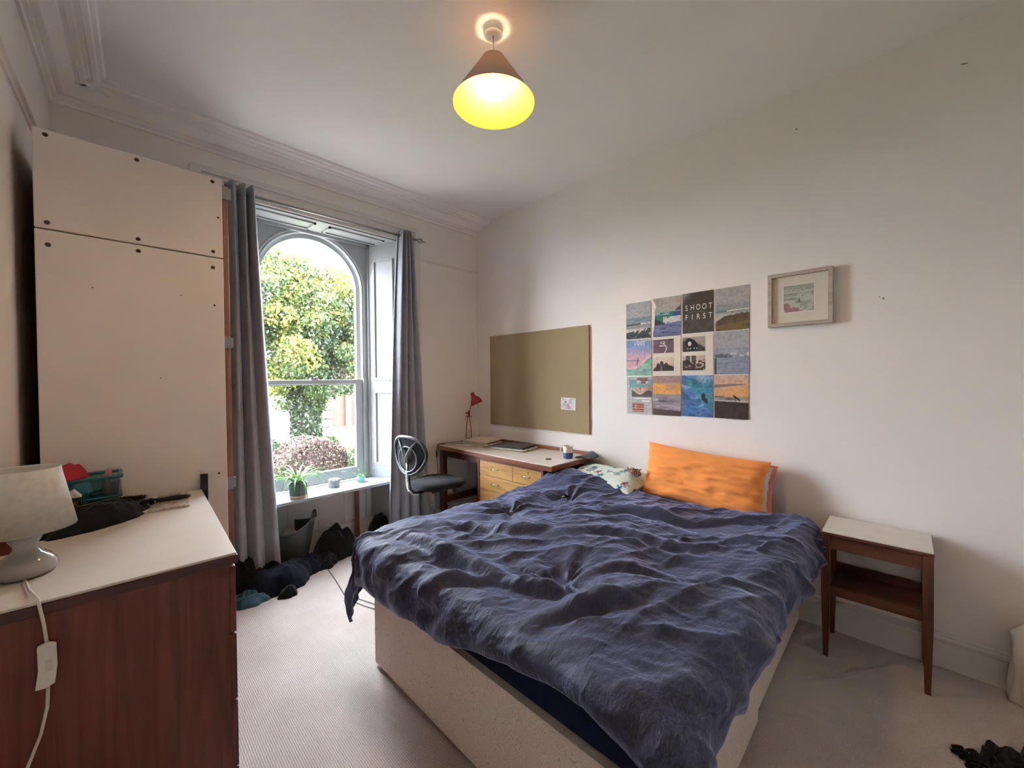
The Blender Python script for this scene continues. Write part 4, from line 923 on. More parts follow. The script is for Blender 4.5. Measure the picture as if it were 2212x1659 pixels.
# small marks and nail holes on the right wall
for k, (y, z, sy, sz) in enumerate(((.452, 2.81, .006, .004), (-.185, 2.826, .012, .003), (.085, 1.79, .004, .006), (.1, 1.80, .003, .003))):
    o = obj('wall_scuff', MB().prism([(y+sy*math.cos(a), z+sz*math.sin(a)+.3*sy*math.cos(a)) for a in [2*PI*i/8 for i in range(8)]], RX-.0012, RX, 'x'), plain('scuff', '8a8076', .9), bpy.data.objects['wall_right'])

# ------------------------------------------------------------------ pendant lamp
LX, LY = 1.286, 1.373
pl = thing('pendant_lamp', 'lit pendant lamp with taupe cone shade hanging over the bed', 'ceiling lamp', (LX, LY, CZ))
obj('ceiling_rose', MB().lathe([(.038, -.034), (.044, -.03), (.046, 0)], (0, 0, 0), n=32), M['white'], pl, True, angle=.6)
obj('flex', MB().cyl((0, 0, -.03), (0, 0, -.16), .0032, n=8), M['cable'], pl, True)
obj('lampholder', MB().lathe([(.006, -.12), (.016, -.135), (.018, -.17), (.030, -.175), (.030, -.181), (.021, -.186), (.021, -.225)], n=20), M['white'], pl, True, angle=.6)  # flange widened to block upward light and dim the ceiling ring
prof = [(.046, -.136), (.055, -.142), (.064, -.158), (.1895, -.347), (.19, -.349)]
obj('shade', MB().lathe(prof, n=64, cap=False), M['shade_taupe'], pl, True)
inn = [(.045, -.1365), (.054, -.1435), (.063, -.160), (.188, -.348), (.1895, -.349)]
obj('shade_lining', MB().lathe(inn, n=64, cap=False), M['shade_gold'], pl, True)
for k in range(3):
    a = 2*PI*k/3+.4; obj('carrier_arm', MB().tube([(.018*math.cos(a), .018*math.sin(a), -.2), (.03*math.cos(a), .03*math.sin(a), -.17), (.052*math.cos(a), .052*math.sin(a), -.152)], .0022, n=6), M['white'], pl, True)
bm_, bnt, bb = nodes('bulb_glow'); bb.inputs['Base Color'].default_value = (1, .9, .7, 1)
bb.inputs['Emission Color'].default_value = (1, .73, .44, 1); bb.inputs['Emission Strength'].default_value = BULB_STRENGTH
obj('bulb', MB().sphere((0, 0, -.266), .03, .03, .034, 14, 8).lathe([(.013, -.225), (.014, -.236), (.022, -.247)], n=10, cap=False), bm_, pl, True)

# ------------------------------------------------------------------ office chair
ch = thing('office_chair', 'black office chair with mesh back facing the desk', 'chair', (1.97, 2.86, .0), math.radians(5))
for k in range(5):
    a = 2*PI*k/5+.3; c, s_ = math.cos(a), math.sin(a)
    lg = obj('base_leg', MB().tube([(.03*c, .03*s_, .10), (.16*c, .16*s_, .085), (.25*c, .25*s_, .065)], [.022, .018, .013], n=8), M['black'], ch, True)
    obj('castor', MB().cyl((.25*c-.012*s_, .25*s_+.012*c, .027), (.25*c+.012*s_, .25*s_-.012*c, .027), .026, n=16).cyl((.25*c, .25*s_, .03), (.25*c, .25*s_, .065), .006), M['black'], lg, True)
obj('gas_lift', MB().lathe([(.034, .08), (.034, .27), (.028, .275), (.028, .40), (.014, .402), (.014, .43)], n=20), plain('chair_grey', '2a2b2e', .4), ch, True, angle=.5)
CU = .04
obj('mechanism', MB().box(-.08, .08, -.05, .05, .425, .452).cyl((-.10, -.055, .425), (-.06, -.06, .42), .018), M['black'], ch, bevel=.006)
st = []
for t_, zz in ((.55, .450), (.92, .452), (1.0, .462), (1.0, .482), (.95, .498), (.8, .507), (.5, .511), (.02, .512)):
    st.append([(t_*.225*math.copysign(abs(math.cos(a))**.72, math.cos(a))*1.0, t_*(.222 if math.cos(a) > 0 else .20)*math.copysign(abs(math.sin(a))**.72, math.sin(a)), zz-.010*max(0, math.cos(a))**2*t_) for a in [2*PI*k/48 for k in range(48)]])
m = MB().grid(st, True); m.add(st[0], [tuple(range(48))]); m.add(st[-1], [tuple(range(48))])
obj('seat', m, M['blackfab'], ch, True)
jb = [(-.06, 0, .438), (-.20, 0, .432), (-.255, 0, .445), (-.285, 0, .48), (-.295, 0, .54), (-.30, 0, .62), (-.302, 0, .70)]
obj('back_bar', MB().tube(jb, [.020]*7, n=12, flat=.55), M['black'], ch, True)
rb = MB()
for k in range(22):
    t_ = k/21; i = min(int(t_*3.999), 3); f = t_*4-i; A = Vector(jb[1+i]); B = Vector(jb[2+i]); p_ = A.lerp(B, min(f, 1)); d_ = (B-A).normalized(); n_ = Vector((-d_.z, 0, d_.x))
    if n_.x > 0: n_ = -n_
    q = p_+n_*.012; rb.tube([tuple(q-d_*.003), tuple(q+d_*.003)], [.016, .016], n=10, flat=.5)
obj('bar_cover', rb, plain('silver_ribs', 'c6c8cc', .35, .6), ch, True)
def back_out(a, kx=1, kz=1):
    c, s_ = math.cos(a), math.sin(a)
    y = .20*kx*math.copysign(abs(c)**.8, c)*(1 if s_ > 0 else (1-.32*abs(s_)**1.2)); z = .765+ (.135 if s_ > 0 else .165)*kz*math.copysign(abs(s_)**.85, s_)
    return (-.305+.9*y*y-.04*(z-.765), y, z)
nb = 56
obj('back_rim', MB().tube([back_out(2*PI*k/nb) for k in range(nb)], .013, n=8, closed=True), plain('rim_black', '17181b', .5), ch, True)
msh = [[(lambda p, c: (-.305+.9*(p[1]*t_)**2-.04*(p[2]-.765)*t_, p[1]*t_, .765+(p[2]-.765)*t_))(back_out(2*PI*k/nb), 0) for k in range(nb)] for t_ in (.02, .3, .6, .85, 1)]
mm_, mnt, mb2 = nodes('chair_mesh'); mb2.inputs['Base Color'].default_value = (*lin('1c1d21'), 1); mb2.inputs['Roughness'].default_value = .9; mb2.inputs['Specular IOR Level'].default_value = .1; mb2.inputs['Alpha'].default_value = .95
obj('mesh_back', MB().grid(msh, True), mm_, ch, True)
silver = plain('silver_plastic', '7a7e84', .4)
obj('top_trim', MB().tube([(lambda p: (p[0]-.008, p[1]*1.01, p[2]+.006))(back_out(PI*(.04+.92*k/20))) for k in range(21)], .012, n=8), plain('trim_grey', '4a4d52', .35), ch, True)
obj('lumbar_ring', MB().tube([(-.312+.9*(.115*math.cos(a))**2, .115*math.cos(a), .725+.10*math.sin(a)) for a in [2*PI*k/40 for k in range(40)]], .005, n=8, closed=True), silver, ch, True)
obj('lumbar_pad', MB().grid([[(-.306+.9*(.1*t_*math.cos(a))**2, .105*t_*math.cos(a), .725+.09*t_*math.sin(a)) for a in [2*PI*k/32 for k in range(32)]] for t_ in (.02, .5, 1)], True), M['blackfab'], ch, True)
for sy in (-1, 1): obj('back_support', MB().tube([(-.318, 0, .70), (-.325, sy*.02, .76), (-.318, sy*.06, .82), (-.30, sy*.12, .875)], [.015, .012, .010, .007], n=8, flat=.6), silver, ch, True)

for o in ch.children:
    if o.name.split('.')[0] in ('mechanism', 'seat', 'back_bar', 'bar_cover', 'back_rim', 'mesh_back', 'top_trim', 'lumbar_ring', 'lumbar_pad', 'back_support'): o.location.z = CU
    if o.name.startswith('gas_lift'): o.scale.z = 1.09

# ------------------------------------------------------------------ table lamp on the chest
TLX, TLY, TZ = -.160, 1.63, .9
tl = thing('table_lamp', 'grey ceramic gourd lamp with pale linen shade on the chest of drawers', 'lamp', (TLX, TLY, TZ))
obj('lamp_body', MB().lathe([(.040, 0), (.052, .006), (.058, .018), (.056, .032), (.046, .047), (.030, .059), (.0225, .069), (.021, .076), (.0245, .085), (.030, .095), (.031, .105), (.027, .117), (.016, .124), (.012, .128)], n=36), M['lamp_base'], tl, True)
obj('shade', MB().lathe([(.0935, .122), (.094, .120), (.066, .276), (.065, .278)], n=48, cap=False), M['shade_linen'], tl, True)
obj('shade_lining', MB().lathe([(.092, .122), (.064, .276)], n=48, cap=False), M['white'], tl, True)
obj('shade_trim', MB().lathe([(.0680, .266), (.0674, .272), (.0665, .2775), (.0645, .2778), (.0645, .272)], n=48, cap=False), M['shade_linen'], tl, True)
obj('lampholder', MB().lathe([(.014, .12), (.014, .165), (.01, .17)], n=14), M['white'], tl, True)
cp = [(-.158, 1.585, .904), (-.152, 1.55, .905), (-.142, 1.49, .906), (-.128, 1.435, .9065), (-.122, 1.412, .905), (-.119, 1.402, .89), (-.113, 1.398, .85), (-.109, 1.397, .80)]
cp2 = [(-.109, 1.397, .71), (-.111, 1.398, .66), (-.122, 1.398, .6), (-.142, 1.397, .54), (-.165, 1.396, .48), (-.17, 1.396, .40), (-.16, 1.397, .2), (-.155, 1.38, .02), (-.2, 1.36, .006)]
cord = tl
obj('cord', MB().tube(cp, .0032, n=8), M['cable'], cord, True, world=True)
obj('cord', MB().tube(cp2, .0032, n=8), M['cable'], cord, True, world=True)
sw = obj('inline_switch', MB().prism([(-.124, .803), (-.108, .808), (-.095, .80), (-.094, .75), (-.098, .712), (-.112, .706), (-.128, .708), (-.123, .75)], 1.388, 1.402, 'y'), M['white'], cord, world=True, bevel=.002)
obj('rocker', MB().box(-.112, -.102, 1.384, 1.389, .745, .77), M['cable'], sw, world=True)

# ------------------------------------------------------------------ clutter on the chest
def crumple(name, c, rx, ry, h, seed, mat, label, cat, n=70, m_=26, group=None, rot=0, amp=1.0, wav=.25, hole=None):
    th = np.linspace(0, 2*PI, n, endpoint=False)[None, :]*np.ones((m_, 1)); r = np.linspace(.015, 1, m_)[:, None]*np.ones((1, n))
    ed = 1+wav*(fbm(np.cos(th)*1.6+5, np.sin(th)*1.6+5, seed, 3)-.5)*2
    x, y = r*np.cos(th)*ed, r*np.sin(th)*ed
    wob = .5*fbm(x*1.3+3, y*1.3+7, seed+2)
    rg = ridge(x*2.1+wob*2+seed, y*2.1-wob*2, seed+4, 2); rg2 = ridge(x*5+wob*3, y*5+seed, seed+9, 2); rg3 = ridge(x*11+wob*4, y*11+seed, seed+19, 1)
    dome = np.clip(1-r**2, 0, 1)**.75
    ms = np.clip(1.15-r, 0, 1)
    z = h*dome*(.35+.75*fbm(x*1.3+9, y*1.3+3, seed+5, 2)) + ms*amp*min(h, .12)*(.55*(rg-.5)+.28*(rg2-.5)+.08*(rg3-.5)) + .012*np.clip(1-r, 0, .3)/.3
    z = np.maximum(z, .004) + .0
    swx = .10*(fbm(x*3+1, y*3+2, seed+6)-.5); swy = .10*(fbm(x*3+8, y*3+4, seed+8)-.5)
    X, Y = (x+swx)*rx, (y+swy)*ry; ca, sa = math.cos(rot), math.sin(rot)
    P = np.stack([X*ca-Y*sa, X*sa+Y*ca, z], -1); m = MB().grid(P.tolist(), True)
    rim = [(q[0], q[1], 0) for q in P[-1].tolist()]; m.grid([P[-1].tolist(), rim], True); m.add(rim, [tuple(range(n))])
    m.add(P[0].tolist(), [tuple(range(n))])
    o = obj(name, m, mat, None, True); o.location = c
    return tag(o, label, cat, group)
nwp = printed('newspaper', ((.010, 2.065, TZ+.0085), (.21, -.02, 0), (.02, .245, 0)), 40, 40, news(21), 'folded newspaper lying under the hairbrush on the chest', 'newspaper', curl=lambda u, v: .004*u*v, thick=.007)
bag = crumple('sling_bag', (-.045, 2.04, TZ), .165, .085, .075, 5, M['blackfab'], 'black sling bag slumped behind the table lamp', 'bag', rot=.55, amp=.5, wav=.12)
obj('zip', MB().tube([(-.11, -.05, .06), (-.04, -.02, .073), (.04, .03, .072), (.10, .065, .05)], .003, n=6), M['black'], bag, True)
obj('strap', MB().tube([(.10, .06, .03), (.15, .085, .036), (.19, .10, .026), (.20, .12, .02)], .013, n=8, flat=.3), M['blackfab'], bag, True)
hb = thing('hairbrush', 'black oval paddle hairbrush lying on the newspaper', 'hairbrush', (.04, 2.17, TZ+.0135), math.radians(-12))
obj('paddle', MB().lathe([(.3, 0), (.92, .002), (1, .008), (.96, .015), (.5, .018), (.05, .018)], n=36, sx=.075, sy=.036), M['black'], hb, True)
obj('cushion', MB().lathe([(.85, .0165), (.75, .021), (.4, .024), (.03, .025)], n=30, sx=.068, sy=.032), plain('brush_cushion', '2a1c1a', .6), hb, True)
br = MB()
for i in range(26):
    for j in range(10):
        x, y = -.06+.12*i/25, -.027+.054*j/9
        if (x/.062)**2+(y/.028)**2 < 1: br.cyl((x, y, .022), (x*1.03, y*1.05, .037), .0008, .0006, n=4)
o = obj('bristles', br, M['black'], hb); o['kind'] = 'stuff'
obj('handle', MB().tube([(.07, 0, .008), (.085, 0, .009), (.10, 0, .009), (.15, .0, .010), (.19, .0, .010), (.20, 0, .010)], [.016, .0085, .009, .011, .009, .003], n=12), M['black'], hb, True)
obj('ferrule', MB().cyl((.083, 0, .009), (.089, 0, .009), .0098, n=14), M['chrome'], hb, True)
# teal basket and what it holds
tb = thing('plastic_basket', 'teal translucent plastic basket standing against the wardrobe side', 'basket', (-.06, 2.27, TZ))
def tray(x0, x1, y0, y1, z0, z1, tp_):
    m = MB(); a = [(x0+tp_, y0+tp_, z0), (x1-tp_, y0+tp_, z0), (x1-tp_, y1-tp_, z0), (x0+tp_, y1-tp_, z0)]; b = [(x0, y0, z1), (x1, y0, z1), (x1, y1, z1), (x0, y1, z1)]
    return m.add(a+b, [(0, 1, 2, 3)]+[(i, (i+1) % 4, 4+(i+1) % 4, 4+i) for i in range(4)])
obj('tub', tray(-.085, .085, -.07, .07, .002, .13, .012), M['teal_mesh'], tb)
rim = [(-.088, -.073, .132), (.088, -.073, .132), (.088, .073, .132), (-.088, .073, .132)]
m = MB()
for i in range(4): m.tube([rim[i], rim[(i+1) % 4]], .007, n=6)
obj('rim', m, M['teal_plastic'], tb)
m = MB()
for i in range(4):
    a, b = Vector(rim[i]), Vector(rim[(i+1) % 4]); d_ = Vector((0, 0, -.075)); m.tube([tuple(a+d_), tuple(b+d_)], .004, n=6)
obj('rib_band', m, M['teal_plastic'], tb)
crumple('fleece_ball', (-.095, 2.262, TZ+.075), .045, .04, .08, 3, M['blue_plush'], 'pale blue bundle inside the teal basket', 'cloth', 40, 16, amp=.3)
tag(obj('tube_bottle', MB().tube([(-.015, 2.27, TZ+.02), (-.012, 2.27, TZ+.09), (-.008, 2.268, TZ+.13), (-.004, 2.266, TZ+.155)], [.016, .018, .016, .012], n=12, flat=.7), M['pink'], None, True), 'pink squeeze tube standing in the teal basket', 'tube')
tag(obj('jar', MB().lathe([(.02, 0), (.024, .004), (.024, .04), (.021, .045), (.021, .06), (.018, .062)], (-.04, 2.24, TZ+.008), n=20), plain('navy_plastic', '24465e', .4), None, True, angle=.6), 'small dark blue lidded jar in the teal basket', 'jar')
tag(obj('soap_box', MB().box(-.02, .03, 2.285, 2.325, TZ+.008, TZ+.10), plain('mauve_card', 'a98a92', .6), None, bevel=.003), 'mauve carton at the back of the teal basket', 'box')
rc = crumple('red_cloth', (-.135, 2.25, TZ+.138), .075, .06, .055, 12, M['redcloth'], 'crumpled red cloth perched on the teal basket', 'cloth', 50, 18, rot=.2, amp=.7)
bx_ = thing('carton', 'small carton with white flap and yellow lettering behind the lamp shade', 'box', (-.10, 2.145, TZ))
obj('body', MB().box(-.035, .022, -.02, .02, 0, .085), plain('black_card', '1c1712', .5), bx_, bevel=.001)
obj('flap', MB().prism([(-.036, .086), (.005, .112), (.024, .086)], -.021, .021, 'y'), M['white'], bx_)
gp_ = plain('gold_print', 'b08d3a', .4)
for k, c_ in enumerate('US'): text_mesh('letter', c_, .03, .9, 1.0, gp_, (-.012+.022*k, -.0206, .05), (1, 0, 0), (0, 0, 1), bx_)
tag(obj('trinket_box', MB().box(-.262, -.205, 1.86, 1.97, TZ, TZ+.05).box(-.264, -.203, 1.858, 1.972, TZ+.05, TZ+.062), plain('red_brown', '5a2416', .4), None, bevel=.003), 'red-brown wooden box behind the lamp base', 'box')
tag(obj('post', MB().prism([(.288, .0), (.316, .0), (.322, .965), (.294, .968)], 2.338, 2.352, 'y'), M['black'], None, bevel=.002), 'flat black post standing between chest of drawers and wardrobe', 'post')

# ------------------------------------------------------------------ floor by the window
crumple('fleece_jacket', (.62, 3.17, 0), .20, .14, .22, 21, M['blackfab'], 'black fleece heaped on the floor against the left curtain', 'clothing', wav=.2, group='clothes on the floor')
nv = crumple('jumper', (.80, 3.06, 0), .24, .17, .17, 33, M['navyfab'], 'navy jumper with white label in front of the tub', 'clothing', rot=.3, wav=.3, group='clothes on the floor')
obj('care_label', MB().prism([(-.01, -.006), (.018, -.012), (.02, .004), (-.008, .009)], .0, .0015), M['white'], nv).location = (.02, -.10, .085)
crumple('fleece_sleeve', (1.02, 3.13, 0), .15, .075, .10, 35, M['navyfab'], 'navy fleece sleeve bunched at the end of the carpet seam', 'clothing', rot=.55, wav=.2, group='clothes on the floor')  # sleeve of the navy fleece, modelled as a heap of its own
crumple('t_shirt', (.60, 2.96, 0), .15, .085, .05, 41, M['tealfab'], 'teal blue top spread flat under the navy jumper', 'clothing', rot=-.2, wav=.3, group='clothes on the floor')
crumple('sock', (.80, 2.86, 0), .055, .04, .06, 47, M['blackfab'], 'small black sock at the front of the clothes heap', 'clothing', 40, 14, amp=.5, group='clothes on the floor')
crumple('trousers', (1.28, 3.29, 0), .19, .17, .29, 57, M['blackfab'], 'black trousers crumpled in a mound beside the tub', 'clothing', amp=.6, rot=.4, wav=.35, group='clothes on the floor')
crumple('trouser_leg', (1.16, 3.15, 0), .12, .07, .08, 59, M['blackfab'], 'black trouser leg lying between the navy clothes and the mound of trousers', 'clothing', rot=1.0, wav=.3, group='clothes on the floor')  # one leg of the black trousers, built as a separate heap
crumple('rucksack', (1.69, 3.36, 0), .13, .10, .20, 66, M['blackfab'], 'black rucksack slumped under the right curtain', 'bag', rot=.2, wav=.2, amp=.6)
sb = crumple('printed_shirt', (1.66, 3.14, 0), .12, .09, .10, 71, M['blackfab'], 'black top with white print half under the bed edge', 'clothing', rot=.3, wav=.3)
lt = MB()
for k in range(7):
    x = -.06+.018*k; lt.tube([(x, -.02+.02*math.sin(k*2), .07+.01*math.sin(k)), (x+.006, .0, .082+.008*math.sin(k)), (x+.004, .02, .075)], .0035, n=6)
obj('print_marks', lt, M['white'], sb, True)
tub = thing('laundry_tub', 'dark grey flexible tub with loop handles under the window board', 'tub', (.97, 3.42, 0), math.radians(-35))
nn = 64; rows = []
for t_ in [i/14 for i in range(15)]:
    row = []
    for k in range(nn):
        a = 2*PI*k/nn; hz = .25+.085*abs(math.cos(a))**3
        r = .115+.06*t_**.8+.0015*math.cos(t_*90)*(t_ > .1); row.append((1.08*r*math.cos(a), r*math.sin(a), .004+hz*t_))
    rows.append(row)
m = MB().grid(rows, True); m.add(rows[0], [tuple(range(nn))])
o = obj('bucket_wall', m, M['bin'], tub, True); o.modifiers.new('t', 'SOLIDIFY').thickness = .004
obj('rim_bead', MB().tube(rows[-1], .006, n=8, closed=True), M['bin'], tub, True)
for sx in (-1, 1): obj('handle', MB().tube([(sx*(.175+.012*math.sin(PI*i/12)), -.075+.15*i/12, .305+.075*math.sin(PI*i/12)) for i in range(13)], .008, n=8), M['bin'], tub, True)
crumple('crumpled_paper', (.97, 3.42, .12), .10, .10, .11, 81, plain('pinkish_paper', 'a8958c', .8), 'crumpled pinkish paper inside the grey tub', 'paper', 50, 18, amp=.9)

# ------------------------------------------------------------------ window board plants
SZ = .5
sp_ = thing('spider_plant', 'variegated spider plant in a sage pot on the window board', 'potted plant', (1.015, 3.335, SZ))
obj('pot', MB().lathe([(.060, .022), (.062, .024), (.0635, .112), (.058, .112), (.056, .09)], n=32, cap=False), M['green'], sp_, True, angle=.5)
obj('pot_foot', MB().lathe([(.052, 0), (.058, .003), (.0605, .022)], n=32), M['clay'], sp_, True, angle=.5)
obj('soil', MB().lathe([(.057, .095), (.02, .1)], n=20), M['soil'], sp_)
rs = random.Random(5)
for k in range(46):
    a = rs.uniform(0, 2*PI); L = rs.uniform(.15, .30); up0 = rs.uniform(.8, 1.45); dr = rs.uniform(5.0, 9.5); wv = rs.uniform(.006, .009)
    p_ = Vector((.015*math.cos(a), .015*math.sin(a), .098)); el = up0; P = []; N_ = 13; cols = []
    side = Vector((-math.sin(a), math.cos(a), 0))
    for i in range(N_):
        t_ = i/(N_-1); ww = wv*(1-t_)**.6*min(1, .5+3*t_)+.0004
        P.append([tuple(p_+side*ww*s_+Vector((0, 0, .0035*abs(s_)))) for s_ in (-1, -.45, 0, .45, 1)]); cols += [lin('5c8a4c'), lin('7fae5e'), lin('e6eeca'), lin('7fae5e'), lin('5c8a4c')]
        p_ = p_+Vector((math.cos(a)*math.cos(el), math.sin(a)*math.cos(el), math.sin(el)))*(L/N_*1.15); el -= dr*L/N_*1.15*(1+.5*t_); el = max(el, -1.45)
        p_.z = max(p_.z, .012)
        lim = FY-.012-3.335
        if p_.y > lim: p_.y = lim
    o = obj('leaf', MB().grid(P), M['vleaf'], sp_, True); set_cols(o.data, np.array(cols)*rs.uniform(.75, 1.2))
su = thing('succulent_pot', 'white rosette succulent in a ribbed grey pot on the window board', 'potted plant', (1.325, 3.435, SZ))
rp = []
for t_, r, z in ((0, .040, 0), (0, .043, .004), (0, .0445, .065), (0, .041, .066), (0, .039, .05)):
    rp.append([((r+.0012*math.cos(24*a))*math.cos(a), (r+.0012*math.cos(24*a))*math.sin(a), z) for a in [2*PI*k/96 for k in range(96)]])
m = MB().grid(rp, True); m.add(rp[0], [tuple(range(96))]); obj('pot', m, M['concrete'], su, True, angle=.6)
obj('soil', MB().lathe([(.04, .054), (.01, .058)], n=16), M['soil'], su)
for k in range(30):
    rr = .040*math.sqrt((k+.5)/30); a = k*2.4; tilt = .3+1.0*(1-rr/.04); c, s_ = math.cos(a), math.sin(a); L = .016
    d_ = Vector((c*math.cos(tilt), s_*math.cos(tilt), math.sin(tilt))); b_ = Vector((rr*c, rr*s_, .058+.004*(1-rr/.04)))
    obj('leaf', MB().tube([tuple(b_), tuple(b_+d_*L*.5), tuple(b_+d_*L)], [.004, .0065, .0015], n=6, flat=.5), M['succ'], su, True)
wc = thing('watering_can_planter', 'tiny turquoise watering can planter holding a trailing plant', 'potted plant', (1.552, 3.425, SZ))
obj('can_body', MB().lathe([(.030, 0), (.033, .003), (.031, .035), (.028, .052), (.030, .056), (.027, .056), (.025, .045)], n=26, cap=False).lathe([(.001, .002), (.031, .002)], n=26, cap=False), M['turq'], wc, True)
obj('spout', MB().tube([(-.022, -.012, .014), (-.045, -.022, .030), (-.060, -.03, .046)], [.008, .006, .004], n=10), M['turq'], wc, True)
obj('can_handle', MB().tube([(.028*math.cos(.4)+.022*math.sin(PI*i/8), .014, .048-.038*i/8) for i in range(9)], .0028, n=6), M['turq'], wc, True)
obj('soil', MB().lathe([(.026, .046), (.008, .049)], n=16), M['soil'], wc)
rs = random.Random(9)
for k, (az, L, up0, dr, sz) in enumerate(((1.0, .13, 1.35, 1.0, .013), (.2, .07, 1.1, 14, .010), (2.9, .09, .9, 12, .009), (-2.5, .10, .9, 14, .008), (-.6, .09, 1.0, 16, .009), (-1.3, .10, .9, 17, .010), (1.9, .10, 1.2, 5, .012), (.6, .16, 1.2, 2.0, .012), (3.6, .06, 1.2, 10, .010), (-.2, .14, .9, 9, .008))):
    p_ = Vector((0, 0, .047)); el = up0; pts = [tuple(p_)]
    for i in range(8):
        p_ = p_+Vector((math.cos(az)*math.cos(el), math.sin(az)*math.cos(el), math.sin(el)))*L/8; el = max(-1.4, el-dr*L/8); p_.y = min(p_.y, FY-.02-3.425); p_.z = max(p_.z, .006); pts.append(tuple(p_))
    stm = obj('stem', MB().tube(pts, .0011, n=5), M['greenleaf'], wc, True)
    for i in (3, 5, 8):
        q = Vector(pts[i]); d_ = Vector((math.cos(az+i), math.sin(az+i), .5)).normalized(); s_ = d_.cross(Vector((0, 0, 1))).normalized(); mm = [q, q+d_*sz*.6+s_*sz*.45, q+d_*sz*1.3+Vector((0, 0, -.1))*sz, q+d_*sz*.6-s_*sz*.45]
        obj('leaf', MB().add([tuple(v) for v in mm], [(0, 1, 2, 3)]), M['greenleaf'], stm)

# ------------------------------------------------------------------ right foreground
wsk = MB(); rows = []
for i in range(26):
    t_ = i/25; row = []
    for k in range(60):
        a = 2*PI*k/60; r = 1+.06*math.sin(5*a+6*t_)+.04*math.sin(11*a-4*t_); w_ = (1-.16*t_)*(1-.55*max(0, t_-.85)/.15)
        row.append((2.70+.055*r*w_*math.cos(a), -.43+.112*r*w_*math.sin(a)+.012*t_, .004+.36*t_+.01*math.sin(3*a)*t_))
    rows.append(row)
wsk.grid(rows, True); wsk.add(rows[-1], [tuple(range(60))]); wsk.add(rows[0], [tuple(range(60))])
tag(obj('laundry_sack', wsk, M['whitecloth'], None, True), 'white cloth sack standing against the wall beyond the bedside table', 'sack')
tas = thing('black_scarf', 'black fringed scarf lying on the carpet at the right edge', 'scarf', (2.235, -.235, 0), math.radians(-56))
P = [[(-.09+.012*i+.01*math.sin(j), .02-.10*j/9+.02*i/9-.02*math.sin(i*.5), .006+.022*abs(math.sin(i*.8+j*.6))) for j in range(10)] for i in range(22)]
o = obj('cloth', MB().grid(P), M['blackfab'], tas, True); o.modifiers.new('t', 'SOLIDIFY').thickness = .01
for j in range(6): obj('tassel', MB().tube([(-.085, .02-.018*j, .012), (-.10-.006*(j % 3), .024-.018*j, .010), (-.115-.008*((j*2) % 3), .028-.019*j, .008)], [.008, .009, .006], n=8), M['blackfab'], tas, True)
tag(obj('white_cable', MB().tube([(1.16, 2.30, .005), (1.13, 2.40, .005), (1.11, 2.46, .005), (1.085, 2.51, .005), (1.07, 2.50, .005), (1.075, 2.44, .005), (1.10, 2.36, .005), (1.14, 2.25, .005)], .0045, n=8), M['cable'], None, True), 'loop of white cable on the carpet under the duvet corner', 'cable')

# ------------------------------------------------------------------ outside
GZ = -1.2
struct('ground', MB().box(-40, 60, 3.76, 70, GZ-.2, GZ), plain('grey_bounce_ground', '6d6862', .95, var=.15, vscale=6, bscale=60, bstr=.5, bdist=.02), 'ground outside the house, made grey for a neutral bounce', 'ground')  # grey surface added to keep green bounce off the ceiling
struct('lawn', MB().box(-6, 16, 10.4, 15.6, GZ, GZ+.03), plain('lawn', '5c7330', .9, var=.25, vscale=5, bscale=60, bstr=.8, bdist=.03), 'bright green lawn around the tree', 'lawn')
struct('garden_path', MB().box(6.4, 16, 15.6, 17.6, GZ, GZ+.06), plain('stone', '6b675f', .9, var=.2, vscale=4), 'grey stone path in front of the house', 'path')
wall_r = plain('render_white', '757371', .8, var=.03); brick = plain('brick_wall', '4e382f', .85, var=.16, vscale=9)
hs = thing('house', 'white and brick house beyond the garden', 'house', (8, 21, GZ))
obj('white_wall', MB().box(-4, 7.55, 20.6, 24, GZ, 3.6), wall_r, hs, world=True)
obj('brick_wall', MB().box(7.55, 22, 20.5, 24, GZ, 3.6), brick, hs, world=True)
obj('plinth', MB().box(-4, 22, 20.45, 20.6, GZ, GZ+.25), plain('plinth_grey', '8b877f', .9), hs, world=True)
obj('roof', MB().prism([(20.0, 3.6), (24.6, 3.6), (22.4, 5.2)], -5, 23, 'x'), plain('slate', '55585e', .8, var=.1), hs, world=True)
for i in range(5): obj('quoin', MB().box(7.3-(i % 2)*.3, 7.85, 20.42, 20.62, GZ+.3+i*.42, GZ+.65+i*.42), wall_r, hs, world=True)
gl2 = plain('house_glass', '8fa6b4', .1, var=.1)
for x0, x1, z0, z1 in ((6.55, 7.0, -.55, .7), (4.4, 5.2, -.65, .6), (2.0, 3.0, -.65, .6), (10.6, 11.4, -.3, .8)):
    wn = obj('window', MB().box(x0-.08, x1+.08, 20.44, 20.62, z0-.08, z1+.08), wall_r, hs, world=True); obj('pane', MB().box(x0, x1, 20.43, 20.5, z0, z1), gl2, wn, world=True)
obj('front_door', MB().box(9.0, 9.75, 20.40, 20.55, GZ+.1, .75), plain('door_grey', '8a9096', .5), hs, world=True)
obj('pilaster', MB().box(8.5, 8.75, 20.38, 20.52, GZ, 3.0), brick, hs, world=True); obj('pilaster', MB().box(9.95, 10.2, 20.38, 20.52, GZ, 3.0), brick, hs, world=True)
tag(obj('neighbour_roof', MB().prism([(13.0, 3.4), (20, 3.4), (20, 5.1), (16.5, 6.2), (13, 4.6)], 25, 30, 'y').box(13, 20, 25.02, 29.9, GZ, 3.4), wall_r, None), 'pale neighbouring house half hidden by the tree', 'house')

